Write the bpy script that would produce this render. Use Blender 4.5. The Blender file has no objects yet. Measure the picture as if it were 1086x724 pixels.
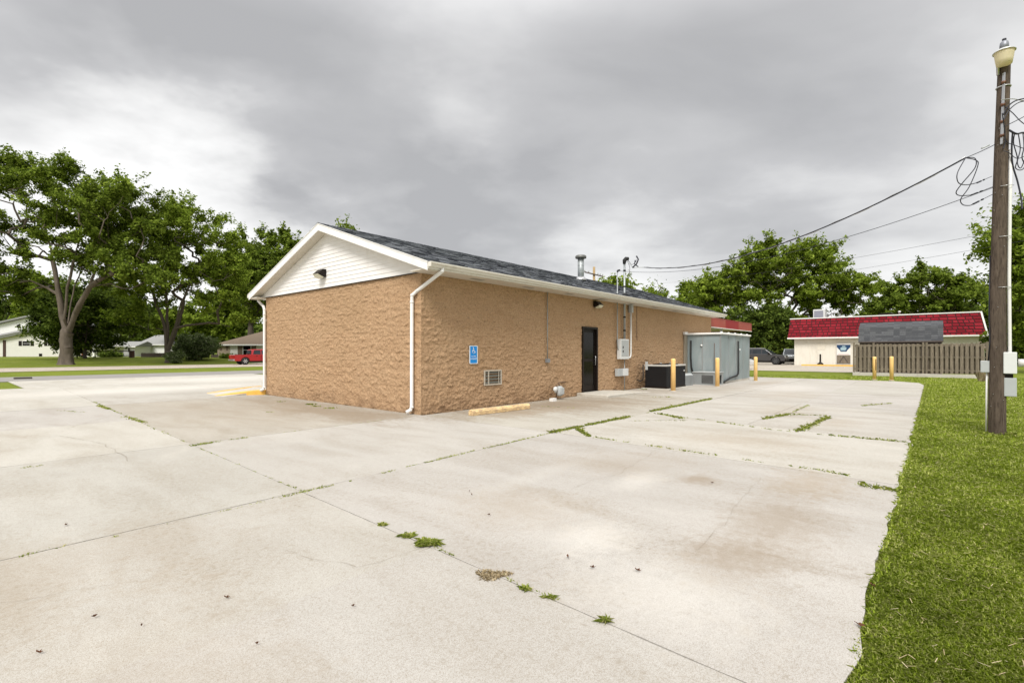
import bpy, bmesh, math, random
import numpy as np
from mathutils import Vector, Matrix, noise as mnoise
R = math.radians
rnd = random.Random(7)
nrs = np.random.RandomState(11)
S = bpy.context.scene
COL = S.collection

# ------------------------------------------------------------------ camera
H = 1.45; F = 522.0; CX = 543.0; HZ = 373.0
cam_d = bpy.data.cameras.new('camera'); cam = bpy.data.objects.new('camera', cam_d); COL.objects.link(cam)
cam.location = (0, 0, H); cam.rotation_euler = (R(90), 0, 0)
cam_d.sensor_width = 36; cam_d.lens = F / 1086 * 36
cam_d.shift_y = 11 / 1086
cam_d.clip_start = 0.05; cam_d.clip_end = 4000
S.camera = cam

# ------------------------------------------------------------------ sun, world, exposure
SUN_EL, SUN_AZ = 50, 196       # azimuth clockwise from +Y
sd = bpy.data.lights.new('sun', 'SUN'); sun = bpy.data.objects.new('sun', sd); COL.objects.link(sun)
sd.energy = 1.9; sd.angle = R(22); sd.color = (1.0, 0.965, 0.91)
az, el = R(SUN_AZ), R(SUN_EL)
sdir = Vector((math.sin(az) * math.cos(el), math.cos(az) * math.cos(el), math.sin(el)))
sun.rotation_euler = sdir.to_track_quat('Z', 'Y').to_euler()
S.view_settings.view_transform = 'Standard'; S.view_settings.look = 'None'
S.view_settings.exposure = 0.92; S.view_settings.gamma = 1

W = bpy.data.worlds.new('World'); S.world = W; W.use_nodes = True
def world():
    nt = W.node_tree; nt.nodes.clear(); N = nt.nodes.new; L = nt.links.new
    out = N('ShaderNodeOutputWorld'); bg = N('ShaderNodeBackground'); bg.inputs[1].default_value = 0.1
    L(bg.outputs[0], out.inputs[0])
    sky = N('ShaderNodeTexSky'); sky.sky_type = 'NISHITA'; sky.sun_disc = False
    sky.sun_elevation = el; sky.sun_rotation = az
    tc = N('ShaderNodeTexCoord'); nrm = N('ShaderNodeVectorMath'); nrm.operation = 'NORMALIZE'
    L(tc.outputs['Generated'], nrm.inputs[0]); D = nrm.outputs[0]
    def m(op, a, b=None, c=None, clamp=False):
        n = N('ShaderNodeMath'); n.operation = op; n.use_clamp = clamp
        for i, x in enumerate((a, b, c)):
            if x is None: continue
            if isinstance(x, (int, float)): n.inputs[i].default_value = x
            else: L(x, n.inputs[i])
        return n.outputs[0]
    sep = N('ShaderNodeSeparateXYZ'); L(D, sep.inputs[0])
    zc = m('ADD', m('MAXIMUM', sep.outputs[2], 0.0), 0.22)
    cmb = N('ShaderNodeCombineXYZ'); L(m('DIVIDE', sep.outputs[0], zc), cmb.inputs[0]); L(m('DIVIDE', sep.outputs[1], zc), cmb.inputs[1])
    def nz(scale, det, rough, dist, off):
        mp = N('ShaderNodeMapping'); mp.inputs['Location'].default_value = off; mp.inputs['Rotation'].default_value = (0, 0, R(25)); mp.inputs['Scale'].default_value = (1, 1.5, 1)
        L(cmb.outputs[0], mp.inputs[0])
        t = N('ShaderNodeTexNoise'); t.inputs['Scale'].default_value = scale; t.inputs['Detail'].default_value = det
        t.inputs['Roughness'].default_value = rough; t.inputs['Distortion'].default_value = dist
        L(mp.outputs[0], t.inputs[0]); return t.outputs[0]
    n1 = nz(0.8, 7, 0.5, 0.35, (3.1, 1.2, 0)); n2 = nz(2.2, 6, 0.48, 0.5, (7.7, 4.1, 2))
    val = m('ADD', m('MULTIPLY', m('SUBTRACT', n1, 0.5), 0.62), m('MULTIPLY', m('SUBTRACT', n2, 0.5), 0.30))
    # banks of cloud: (px, py, sigma, weight) given as directions
    blobs = [(60, 20, .22, -.20), (190, 10, .16, -.13), (120, 105, .11, -.12), (330, 95, .16, -.15), (400, 200, .16, -.20), (250, 60, .14, -.13), (560, 235, .16, -.10),
             (520, 225, .14, -.18), (690, 150, .24, -.17), (760, 60, .22, -.10), (880, 190, .18, -.13), (1000, 60, .24, -.05), (470, 215, .10, -.08),
             (500, 60, .15, .07), (550, 100, .12, .06), (10, 110, .12, .22), (200, 170, .14, .22), (150, 140, .08, .10), (290, 225, .12, .20),
             (470, 130, .07, .12), (650, 270, .12, .16), (980, 262, .20, .12), (800, 275, .2, .12), (0, 230, .15, .16), (120, 200, .1, .1), (1070, 150, .12, .05)]
    wn = N('ShaderNodeTexNoise'); wn.inputs['Scale'].default_value = 2.6; wn.inputs['Detail'].default_value = 5; L(cmb.outputs[0], wn.inputs[0])
    ws = N('ShaderNodeVectorMath'); ws.operation = 'SUBTRACT'; L(wn.outputs['Color'], ws.inputs[0]); ws.inputs[1].default_value = (.5, .5, .5)
    wm = N('ShaderNodeVectorMath'); wm.operation = 'SCALE'; L(ws.outputs[0], wm.inputs[0]); wm.inputs['Scale'].default_value = .42
    wa = N('ShaderNodeVectorMath'); wa.operation = 'ADD'; L(D, wa.inputs[0]); L(wm.outputs[0], wa.inputs[1])
    wz = N('ShaderNodeVectorMath'); wz.operation = 'NORMALIZE'; L(wa.outputs[0], wz.inputs[0]); DD = wz.outputs[0]
    for (px, py, s, w) in blobs:
        d = Vector((px - CX, F, HZ - py)).normalized()
        dp = N('ShaderNodeVectorMath'); dp.operation = 'DOT_PRODUCT'; L(DD, dp.inputs[0]); dp.inputs[1].default_value = d
        e = m('EXPONENT', m('DIVIDE', m('SUBTRACT', dp.outputs['Value'], 1.0), s * s))
        val = m('ADD', val, m('MULTIPLY', e, w))
    hzn = m('MULTIPLY', m('SUBTRACT', 1.0, m('MULTIPLY', m('MAXIMUM', sep.outputs[2], 0.0), 4.2), clamp=True), .22)
    val = m('ADD', m('ADD', m('MULTIPLY', val, 1.2), hzn), 0.50, clamp=True)
    cr = N('ShaderNodeValToRGB'); L(val, cr.inputs[0])
    el_ = cr.color_ramp.elements
    el_[0].position = 0.1; el_[0].color = (.345, .344, .349, 1)
    el_[1].position = .92; el_[1].color = (.86, .855, .845, 1)
    e = el_.new(.34); e.color = (.43, .428, .431, 1)
    e = el_.new(.56); e.color = (.60, .597, .592, 1)
    # overcast skies are brighter overhead
    zen = m('MULTIPLY', m('SMOOTH_MIN', m('MAXIMUM', m('SUBTRACT', sep.outputs[2], 0.52), 0.0), 1.0, .1), 3.4)
    gain = m('ADD', 7.4, m('MULTIPLY', zen, 8.0))
    vm = N('ShaderNodeVectorMath'); vm.operation = 'SCALE'; L(cr.outputs[0], vm.inputs[0]); L(gain, vm.inputs['Scale'])
    mix = N('ShaderNodeMix'); mix.data_type = 'RGBA'; mix.inputs[0].default_value = .96
    L(sky.outputs[0], mix.inputs[6]); L(vm.outputs[0], mix.inputs[7])
    L(mix.outputs[2], bg.inputs[0])
world()

# ------------------------------------------------------------------ frames
TH = math.atan2(.759, .651)
UD = Vector((math.cos(TH), math.sin(TH))); VD = Vector((-math.sin(TH), math.cos(TH)))
C0 = Vector((-2.08, 11.30))
def LW(u, v, z=0.0):
    p = C0 + UD * u + VD * v
    return Vector((p.x, p.y, z))
def WL(x, y):
    d = Vector((x, y)) - C0
    return d.dot(UD), d.dot(VD)
def gp(px, py, z=0.0):        # photo point on the horizontal level z
    Y = F * (H - z) / (py - HZ); return Vector(((px - CX) / F * Y, Y, z))
def at(px, Y, z=0.0): return Vector(((px - CX) / F * Y, Y, z))
def zat(py, Y): return H + (HZ - py) / F * Y
def onv(px, py, v):           # point on the vertical plane v = const -> (u, z)
    q = (px - CX) / F; a = C0 + VD * v
    u = (q * a.y - a.x) / (UD.x - q * UD.y); Y = a.y + UD.y * u
    return u, zat(py, Y)
def onu(px, py, u):
    q = (px - CX) / F; a = C0 + UD * u
    v = (q * a.y - a.x) / (VD.x - q * VD.y); Y = a.y + VD.y * v
    return v, zat(py, Y)
def terr(x, y):
    u, v = WL(x, y)
    t = min(max((v - 54) / 24, 0), 1); t = t * t * (3 - 2 * t)
    return .62 * t

# ------------------------------------------------------------------ materials
def mk(name):
    m = bpy.data.materials.new(name); m.use_nodes = True
    nt = m.node_tree; b = nt.nodes['Principled BSDF']
    return m, nt, b
def M_(nt, op, a, b=None, c=None, clamp=False):
    n = nt.nodes.new('ShaderNodeMath'); n.operation = op; n.use_clamp = clamp
    for i, x in enumerate((a, b, c)):
        if x is None: continue
        if isinstance(x, (int, float)): n.inputs[i].default_value = x
        else: nt.links.new(x, n.inputs[i])
    return n.outputs[0]
def NZ(nt, vec, scale, det=4, rough=.55, dist=0.0, sc=None):
    if sc is not None:
        mp = nt.nodes.new('ShaderNodeMapping'); mp.inputs['Scale'].default_value = sc; nt.links.new(vec, mp.inputs[0]); vec = mp.outputs[0]
    t = nt.nodes.new('ShaderNodeTexNoise'); t.inputs['Scale'].default_value = scale; t.inputs['Detail'].default_value = det
    t.inputs['Roughness'].default_value = rough; t.inputs['Distortion'].default_value = dist
    nt.links.new(vec, t.inputs[0]); return t.outputs[0]
def MIX(nt, f, a, b, mode='MIX'):
    n = nt.nodes.new('ShaderNodeMix'); n.data_type = 'RGBA'; n.blend_type = mode; n.clamp_result = False
    for i, x in ((0, f), (6, a), (7, b)):
        if isinstance(x, (int, float)): n.inputs[i].default_value = x
        elif isinstance(x, tuple): n.inputs[i].default_value = (*x[:3], 1)
        else: nt.links.new(x, n.inputs[i])
    return n.outputs[2]
def RAMP(nt, f, stops):
    n = nt.nodes.new('ShaderNodeValToRGB'); nt.links.new(f, n.inputs[0]); e = n.color_ramp.elements
    while len(e) < len(stops): e.new(.5)
    for i, (p, c) in enumerate(stops):
        e[i].position = p; e[i].color = (*c, 1) if isinstance(c, tuple) else (c, c, c, 1)
    return n.outputs[0]
def BUMP(nt, b, h, strength=.3, dist=.01):
    n = nt.nodes.new('ShaderNodeBump'); n.inputs['Strength'].default_value = strength; n.inputs['Distance'].default_value = dist
    nt.links.new(h, n.inputs['Height']); nt.links.new(n.outputs[0], b.inputs['Normal'])
def OC(nt): return nt.nodes.new('ShaderNodeTexCoord').outputs['Object']
def PC(nt): return nt.nodes.new('ShaderNodeNewGeometry').outputs['Position']
def RI(nt): return nt.nodes.new('ShaderNodeNewGeometry').outputs['Random Per Island']
def dk(c, k): return tuple(x * k for x in c)
def pm(name, col, rough=.6, metal=0.0, var=.18, vs=3.0, bump=.15, bs=60, dirt=None, dirt_amt=.5, sc=None, spec=.4):
    m, nt, b = mk(name); o = OC(nt)
    n1 = NZ(nt, o, vs, 5, .6, .3, sc); c = MIX(nt, n1, dk(col, 1 - var), dk(col, 1 + var * .6))
    if dirt:
        n2 = NZ(nt, o, vs * 1.7, 8, .65, .6, sc); f = RAMP(nt, n2, [(.52, 0.0), (.72, dirt_amt)]); c = MIX(nt, f, c, dirt)
    nt.links.new(c, b.inputs['Base Color'])
    b.inputs['Roughness'].default_value = rough; b.inputs['Metallic'].default_value = metal; b.inputs['Specular IOR Level'].default_value = spec
    if bump: BUMP(nt, b, NZ(nt, o, bs, 4, .6), bump, .004)
    return m
MT = {}
MT['white'] = pm('white_paint', (.80, .79, .77), .5, var=.07, vs=2, bump=.05, dirt=(.42, .38, .32), dirt_amt=.25)
MT['soffit'] = pm('soffit_paint', (.62, .58, .50), .6, var=.10, vs=2, bump=.05, dirt=(.35, .28, .2), dirt_amt=.3)
MT['gutter'] = pm('gutter_enamel', (.66, .63, .56), .38, var=.08, vs=2, bump=.03, dirt=(.36, .32, .26), dirt_amt=.35)
MT['black'] = pm('black_metal', (.013, .009, .007), .45, var=.2, bump=.1, spec=.2)
MT['galv'] = pm('galvanised_steel', (.36, .385, .39), .45, .45, var=.28, vs=1.6, bump=.06, bs=14, dirt=(.20, .19, .17), dirt_amt=.35, sc=(1, 1, .35))
MT['cooler'] = pm('cooler_panel', (.265, .315, .325), .5, .1, var=.20, vs=1.1, bump=.25, bs=4, dirt=(.40, .42, .42), dirt_amt=.5, sc=(1, 1, .4))
MT['greybox'] = pm('grey_box_enamel', (.42, .44, .44), .45, var=.1, bump=.05)
MT['litebox'] = pm('light_box_enamel', (.66, .67, .66), .45, var=.08, bump=.05)
MT['pvc'] = pm('white_pvc', (.74, .73, .70), .4, var=.08, bump=.03)
MT['yellow'] = pm('yellow_paint', (.80, .46, .09), .5, var=.12, vs=4, bump=.15, bs=30, dirt=(.35, .2, .08), dirt_amt=.35)
MT['bollard'] = pm('bollard_sleeve', (.90, .58, .22), .45, var=.06, vs=2, bump=.03, dirt=(.45, .26, .1), dirt_amt=.25)
MT['rubber'] = pm('rubber', (.02, .02, .02), .75, var=.2)
MT['steel'] = pm('bright_steel', (.55, .55, .55), .3, .8, var=.1)
MT['pad'] = pm('pad_concrete', (.50, .47, .41), .85, var=.18, vs=2, bump=.4, bs=80, dirt=(.27, .22, .16), dirt_amt=.5)
MT['cable'] = pm('cable_black', (.02, .02, .03), .5, var=.1, bump=0)
MT['bark'] = pm('bark', (.135, .108, .083), .9, var=.75, vs=3, dirt=(.07, .055, .04), dirt_amt=.7, bump=.9, bs=9, sc=(1, 1, .22))
MT['bark2'] = pm('bark_dark', (.10, .08, .062), .9, var=.45, vs=4, bump=.9, bs=9, sc=(1, 1, .22))
MT['pole'] = None
MT['shedroof'] = None

def glass(name, col=(.006, .005, .004), rough=.12):
    m, nt, b = mk(name); o = OC(nt)
    nt.links.new(MIX(nt, NZ(nt, o, 1.5, 2), dk(col, .6), dk(col, 1.4)), b.inputs['Base Color'])
    b.inputs['Roughness'].default_value = rough; b.inputs['Specular IOR Level'].default_value = .14
    return m
MT['glass'] = glass('dark_glass'); MT['carglass'] = glass('car_glass', (.03, .035, .04), .05)

def m_block():
    m, nt, b = mk('split_face_block'); o = OC(nt)
    n1 = NZ(nt, o, .7, 4, .5); n2 = NZ(nt, o, 22, 6, .7); n3 = NZ(nt, o, 160, 3, .6)
    c = MIX(nt, n1, (.45, .285, .162), (.535, .360, .218))
    c = MIX(nt, RAMP(nt, n2, [(.34, .75), (.55, 0.0)]), c, (.27, .165, .085))
    c = MIX(nt, RAMP(nt, n3, [(.52, 0.0), (.68, .55)]), c, (.62, .46, .30))
    n6 = NZ(nt, o, 48, 4, .7); c = MIX(nt, RAMP(nt, n6, [(.33, .8), (.44, 0.0)]), c, (.19, .115, .06))
    br = nt.nodes.new('ShaderNodeVectorMath'); br.operation = 'SNAP'; nt.links.new(o, br.inputs[0]); br.inputs[1].default_value = (.4064, .4064, .2032); wn = nt.nodes.new('ShaderNodeTexWhiteNoise'); nt.links.new(br.outputs[0], wn.inputs[0])
    c = MIX(nt, M_(nt, 'MULTIPLY', wn.outputs[0], .22), c, (.36, .21, .11))
    n4 = NZ(nt, o, 9, 7, .75, .8, (1, 1, 1.6)); c = MIX(nt, RAMP(nt, n4, [(.56, 0.0), (.68, .8)]), c, (.20, .13, .075))
    # painted-over rectangles on the gable and a faint strip, grime at the base
    at_ = nt.nodes.new('ShaderNodeAttribute'); at_.attribute_name = 'patch'; at_.attribute_type = 'GEOMETRY'
    c = MIX(nt, at_.outputs['Fac'], c, MIX(nt, .55, c, (.36, .235, .13)))
    sp = nt.nodes.new('ShaderNodeSeparateXYZ'); nt.links.new(o, sp.inputs[0])
    g = M_(nt, 'MULTIPLY', M_(nt, 'SUBTRACT', .42, sp.outputs[2]), 2.2, clamp=True)
    g = M_(nt, 'MULTIPLY', g, RAMP(nt, NZ(nt, o, 2.5, 6, .6), [(.4, 0.0), (.7, .85)]))
    c = MIX(nt, g, c, (.17, .10, .055))
    nt.links.new(c, b.inputs['Base Color']); b.inputs['Roughness'].default_value = .85; b.inputs['Specular IOR Level'].default_value = .2
    h = M_(nt, 'ADD', n2, M_(nt, 'MULTIPLY', n3, .3)); BUMP(nt, b, h, 1.0, .022)
    return m
MT['block'] = m_block()

def m_shingle(name, a, b_, c_, rough=.9, scale=60):
    m, nt, b = mk(name); o = OC(nt); r = RI(nt)
    c = RAMP(nt, r, [(.18, a), (.5, b_), (.82, c_)])
    c = MIX(nt, M_(nt, 'MULTIPLY', NZ(nt, o, .6, 4), .25), c, dk(b_, .6))
    n = NZ(nt, o, scale, 3, .7); c = MIX(nt, RAMP(nt, n, [(.3, .5), (.7, 0.0)]), c, dk(a, .5))
    nt.links.new(c, b.inputs['Base Color']); b.inputs['Roughness'].default_value = rough; b.inputs['Specular IOR Level'].default_value = .25
    BUMP(nt, b, n, .5, .004); return m
MT['shingle'] = m_shingle('slate_grey_shingles', (.06, .065, .08), (.19, .20, .225), (.36, .375, .405))
MT['redshingle'] = m_shingle('red_shingles', (.19, .008, .016), (.27, .013, .026), (.34, .022, .036), scale=20)
MT['shedshingle'] = m_shingle('charcoal_shingles', (.075, .078, .085), (.10, .103, .11), (.13, .133, .14), scale=20)
MT['brownshingle'] = m_shingle('brown_shingles', (.15, .115, .085), (.19, .145, .105), (.22, .17, .125), scale=20)
MT['greyshingle'] = m_shingle('pale_grey_shingles', (.24, .24, .23), (.30, .30, .29), (.36, .36, .35), scale=20)

def m_concrete(name, base, tint=True, stains=()):
    m, nt, b = mk(name); o = PC(nt)
    # along-grid coordinates
    mp = nt.nodes.new('ShaderNodeMapping'); mp.vector_type = 'TEXTURE'; mp.inputs['Location'].default_value = (C0.x, C0.y, 0); mp.inputs['Rotation'].default_value = (0, 0, TH)
    nt.links.new(o, mp.inputs[0]); uv = mp.outputs[0]
    n1 = NZ(nt, uv, .33, 6, .6, .5, (1, 1, 1)); n2 = NZ(nt, uv, 1.6, 7, .62, .4, (1, .35, 1)); n3 = NZ(nt, uv, 90, 4, .75); n4 = NZ(nt, uv, 9, 8, .7)
    vo = nt.nodes.new('ShaderNodeTexVoronoi'); vo.inputs['Scale'].default_value = 160; nt.links.new(uv, vo.inputs[0])
    c = MIX(nt, RAMP(nt, n1, [(.3, 0.0), (.7, 1.0)]), dk(base, .90), dk(base, 1.07))
    c = MIX(nt, RAMP(nt, n2, [(.46, 0.0), (.74, .42)]), c, (base[0] * .62, base[1] * .57, base[2] * .50))
    c = MIX(nt, RAMP(nt, n2, [(.25, .35), (.42, 0.0)]), c, (.64, .61, .56))
    n7 = NZ(nt, uv, 24, 8, .75); c = MIX(nt, M_(nt, 'MULTIPLY', RAMP(nt, n7, [(.50, 0.0), (.62, .55)]), RAMP(nt, n2, [(.42, .15), (.62, 1.0)])), c, (base[0] * .55, base[1] * .48, base[2] * .38))
    c = MIX(nt, RAMP(nt, n4, [(.57, 0.0), (.72, .35)]), c, (base[0] * .58, base[1] * .51, base[2] * .42))
    c = MIX(nt, RAMP(nt, n3, [(.32, .6), (.50, 0.0)]), c, (base[0] * .55, base[1] * .50, base[2] * .43))
    n5 = NZ(nt, uv, 330, 2, .7); c = MIX(nt, RAMP(nt, n5, [(.36, .9), (.50, 0.0)]), c, (base[0] * .45, base[1] * .40, base[2] * .33))
    c = MIX(nt, RAMP(nt, n3, [(.58, 0.0), (.72, .3)]), c, (.66, .64, .60))
    if tint:
        a = nt.nodes.new('ShaderNodeAttribute'); a.attribute_name = 'tint'; a.attribute_type = 'GEOMETRY'
        c = MIX(nt, 1.0, c, a.outputs['Color'], 'MULTIPLY')
    for (su, sv, ru, rv, amt, colr) in stains:
        q = nt.nodes.new('ShaderNodeMapping'); q.vector_type = 'TEXTURE'; q.inputs['Location'].default_value = (su, sv, 0); q.inputs['Scale'].default_value = (ru, rv, 1e3)
        nt.links.new(uv, q.inputs[0]); ln = nt.nodes.new('ShaderNodeVectorMath'); ln.operation = 'LENGTH'; nt.links.new(q.outputs[0], ln.inputs[0])
        f = M_(nt, 'SUBTRACT', 1.25, ln.outputs['Value']); f = M_(nt, 'ADD', f, M_(nt, 'MULTIPLY', M_(nt, 'SUBTRACT', n4, .5), 2.2)); f = M_(nt, 'ADD', f, M_(nt, 'MULTIPLY', M_(nt, 'SUBTRACT', n2, .5), 1.5))
        f = M_(nt, 'MULTIPLY', M_(nt, 'MULTIPLY', f, 1.0, clamp=True), amt); c = MIX(nt, f, c, colr)
    nt.links.new(c, b.inputs['Base Color']); b.inputs['Roughness'].default_value = .88; b.inputs['Specular IOR Level'].default_value = .25
    BUMP(nt, b, M_(nt, 'ADD', n3, M_(nt, 'MULTIPLY', n5, .6)), .30, .003)
    return m
DST = (.25, .20, .145); LST = (.62, .59, .54); BST = (.30, .24, .17)
MT['concrete'] = m_concrete('lot_concrete', (.485, .468, .435), True, [
    (-1.0, 2.6, .9, 2.9, .8, DST), (-.8, 6.0, .9, 2.6, .45, DST), (-.9, .6, 1.0, .9, .5, DST), (3.2, -.9, 3.6, 1.0, .85, DST), (4.8, -1.8, 2.6, 1.3, .75, DST), (9.8, -1.2, 1.8, 1.2, .45, DST),
    (13, -2.6, 4, 1.0, .35, DST), (-1.4, -5.9, .9, .8, .25, BST), (-2.6, -7.9, 1.1, .45, .55, DST), (-3.6, -7.9, .5, .35, .5, DST), (-3.7, -6.0, .6, .8, .30, BST), (-2.1, -6.4, .5, .25, .3, LST), (-4.4, -7.7, .5, .6, .3, LST),
    (-.9, -7.9, .7, .45, .5, BST), (1.3, -6.4, .9, 1.4, .35, BST), (4.8, -7.4, 1.0, .5, .35, BST), (6.5, -6.0, 1.5, .8, .3, BST), (2.2, -1.6, 1.6, .5, .4, BST), (-1.6, -6.9, .25, .2, .7, DST),
    (-2.7, -5.4, .9, .2, .12, LST), (-3.9, -6.9, .4, .3, .35, LST), (11.5, -5.2, 2.0, 1.0, .25, BST), (15, -4.5, 2.5, 1.2, .3, LST), (18, -3.0, 2.4, .6, .4, BST), (-2.5, 4.5, 1.8, 3.5, .25, BST),
    (-9, 3, 3, 2, .2, BST), (-7.2, -4.4, 1.6, .9, .25, BST), (-6.6, -6.5, .6, 1.4, .25, BST), (-12, 12, 5, 1.2, .4, LST), (-2, 14, 5, 2.2, .45, LST), (3, 20, 5, 3, .45, LST)])
MT['road2'] = m_concrete('pale_road_concrete', (.48, .42, .36), False)
MT['paving'] = m_concrete('neighbour_paving', (.46, .42, .36), False)
MT['asphalt'] = pm('street_asphalt', (.24, .225, .21), .9, var=.15, vs=.5, bump=.3, bs=60, dirt=(.33, .31, .28), dirt_amt=.4)

def m_lawn():
    m, nt, b = mk('lawn'); o = PC(nt)
    n1 = NZ(nt, o, .18, 5, .6, .3); n2 = NZ(nt, o, 1.6, 5, .6); n3 = NZ(nt, o, 30, 4, .75)
    c = MIX(nt, RAMP(nt, n1, [(.35, 0.0), (.65, 1.0)]), (.115, .155, .016), (.175, .215, .026))
    c = MIX(nt, RAMP(nt, n2, [(.50, 0.0), (.72, .55)]), c, (.30, .28, .10))
    c = MIX(nt, RAMP(nt, n3, [(.38, .75), (.55, 0.0)]), c, (.11, .13, .015))
    c = MIX(nt, RAMP(nt, n3, [(.62, 0.0), (.75, .5)]), c, (.20, .26, .07))
    nt.links.new(c, b.inputs['Base Color']); b.inputs['Roughness'].default_value = .95; b.inputs['Specular IOR Level'].default_value = .1
    BUMP(nt, b, M_(nt, 'ADD', n3, n2), .8, .03); return m
MT['lawn'] = m_lawn()
MT['soil'] = pm('joint_soil', (.17, .135, .09), .95, var=.4, vs=8, bump=.3)

def m_leaf(name, a, b_, c_, trans=.42, pn=.35):
    m, nt, b = mk(name); r = RI(nt); o = PC(nt)
    c = RAMP(nt, r, [(0.0, a), (.55, b_), (1.0, c_)])
    c = MIX(nt, RAMP(nt, NZ(nt, o, pn, 3), [(.35, .5), (.62, 0.0)]), c, dk(a, .8))
    nt.links.new(c, b.inputs['Base Color']); b.inputs['Roughness'].default_value = .7; b.inputs['Specular IOR Level'].default_value = .07
    tr = nt.nodes.new('ShaderNodeBsdfTranslucent'); nt.links.new(c, tr.inputs[0])
    mx = nt.nodes.new('ShaderNodeMixShader'); mx.inputs[0].default_value = trans
    out = nt.nodes['Material Output']; nt.links.new(b.outputs[0], mx.inputs[1]); nt.links.new(tr.outputs[0], mx.inputs[2]); nt.links.new(mx.outputs[0], out.inputs[0])
    return m
MT['leafA'] = m_leaf('leaves_maple', (.068, .102, .012), (.170, .240, .026), (.36, .45, .075))
MT['leafB'] = m_leaf('leaves_deep', (.042, .068, .012), (.108, .158, .022), (.235, .31, .055))
MT['leafC'] = m_leaf('leaves_fresh', (.09, .135, .012), (.215, .30, .028), (.40, .49, .08))
MT['leafD'] = m_leaf('leaves_pale_shrub', (.08, .12, .035), (.15, .205, .065), (.36, .38, .24))
MT['blade'] = m_leaf('grass_blades', (.18, .25, .022), (.37, .46, .046), (.68, .66, .28), .3, 1.1)
MT['weed'] = m_leaf('weed_leaves', (.20, .26, .04), (.38, .45, .07), (.62, .58, .24), .4, 5)
MT['straw'] = m_leaf('dry_straw', (.36, .28, .16), (.56, .45, .28), (.70, .60, .42), .2, 5)
MT['deadleaf'] = m_leaf('dead_leaf', (.07, .035, .02), (.12, .055, .03), (.2, .1, .05), .1, 5)

def m_wood(name, a, b_, sc=(1, 1, .12), s=14, rough=.85):
    m, nt, b = mk(name); o = OC(nt); n = NZ(nt, o, s, 7, .7, .6, sc); n2 = NZ(nt, o, s * 4, 4, .7, 0, sc)
    c = MIX(nt, RAMP(nt, n, [(.3, 0.0), (.68, 1.0)]), a, b_); c = MIX(nt, RAMP(nt, n2, [(.36, .7), (.5, 0.0)]), c, dk(a, .4))
    oi = nt.nodes.new('ShaderNodeObjectInfo').outputs['Random']; c = MIX(nt, M_(nt, 'MULTIPLY', M_(nt, 'MAXIMUM', RI(nt), oi), .55), c, dk(a, .8))
    nt.links.new(c, b.inputs['Base Color']); b.inputs['Roughness'].default_value = rough; b.inputs['Specular IOR Level'].default_value = .2
    BUMP(nt, b, n2, .8, .012); return m
MT['pole'] = m_wood('weathered_pole', (.055, .040, .030), (.23, .178, .135))
MT['fence'] = m_wood('weathered_fence', (.15, .122, .09), (.34, .285, .22))
MT['fence2'] = m_wood('brown_fence', (.09, .07, .06), (.16, .13, .11))
MT['canvas'] = pm('cream_siding', (.72, .68, .60), .7, var=.08, vs=1, bump=.05, dirt=(.4, .34, .26), dirt_amt=.3, sc=(1, 1, .3))

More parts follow.
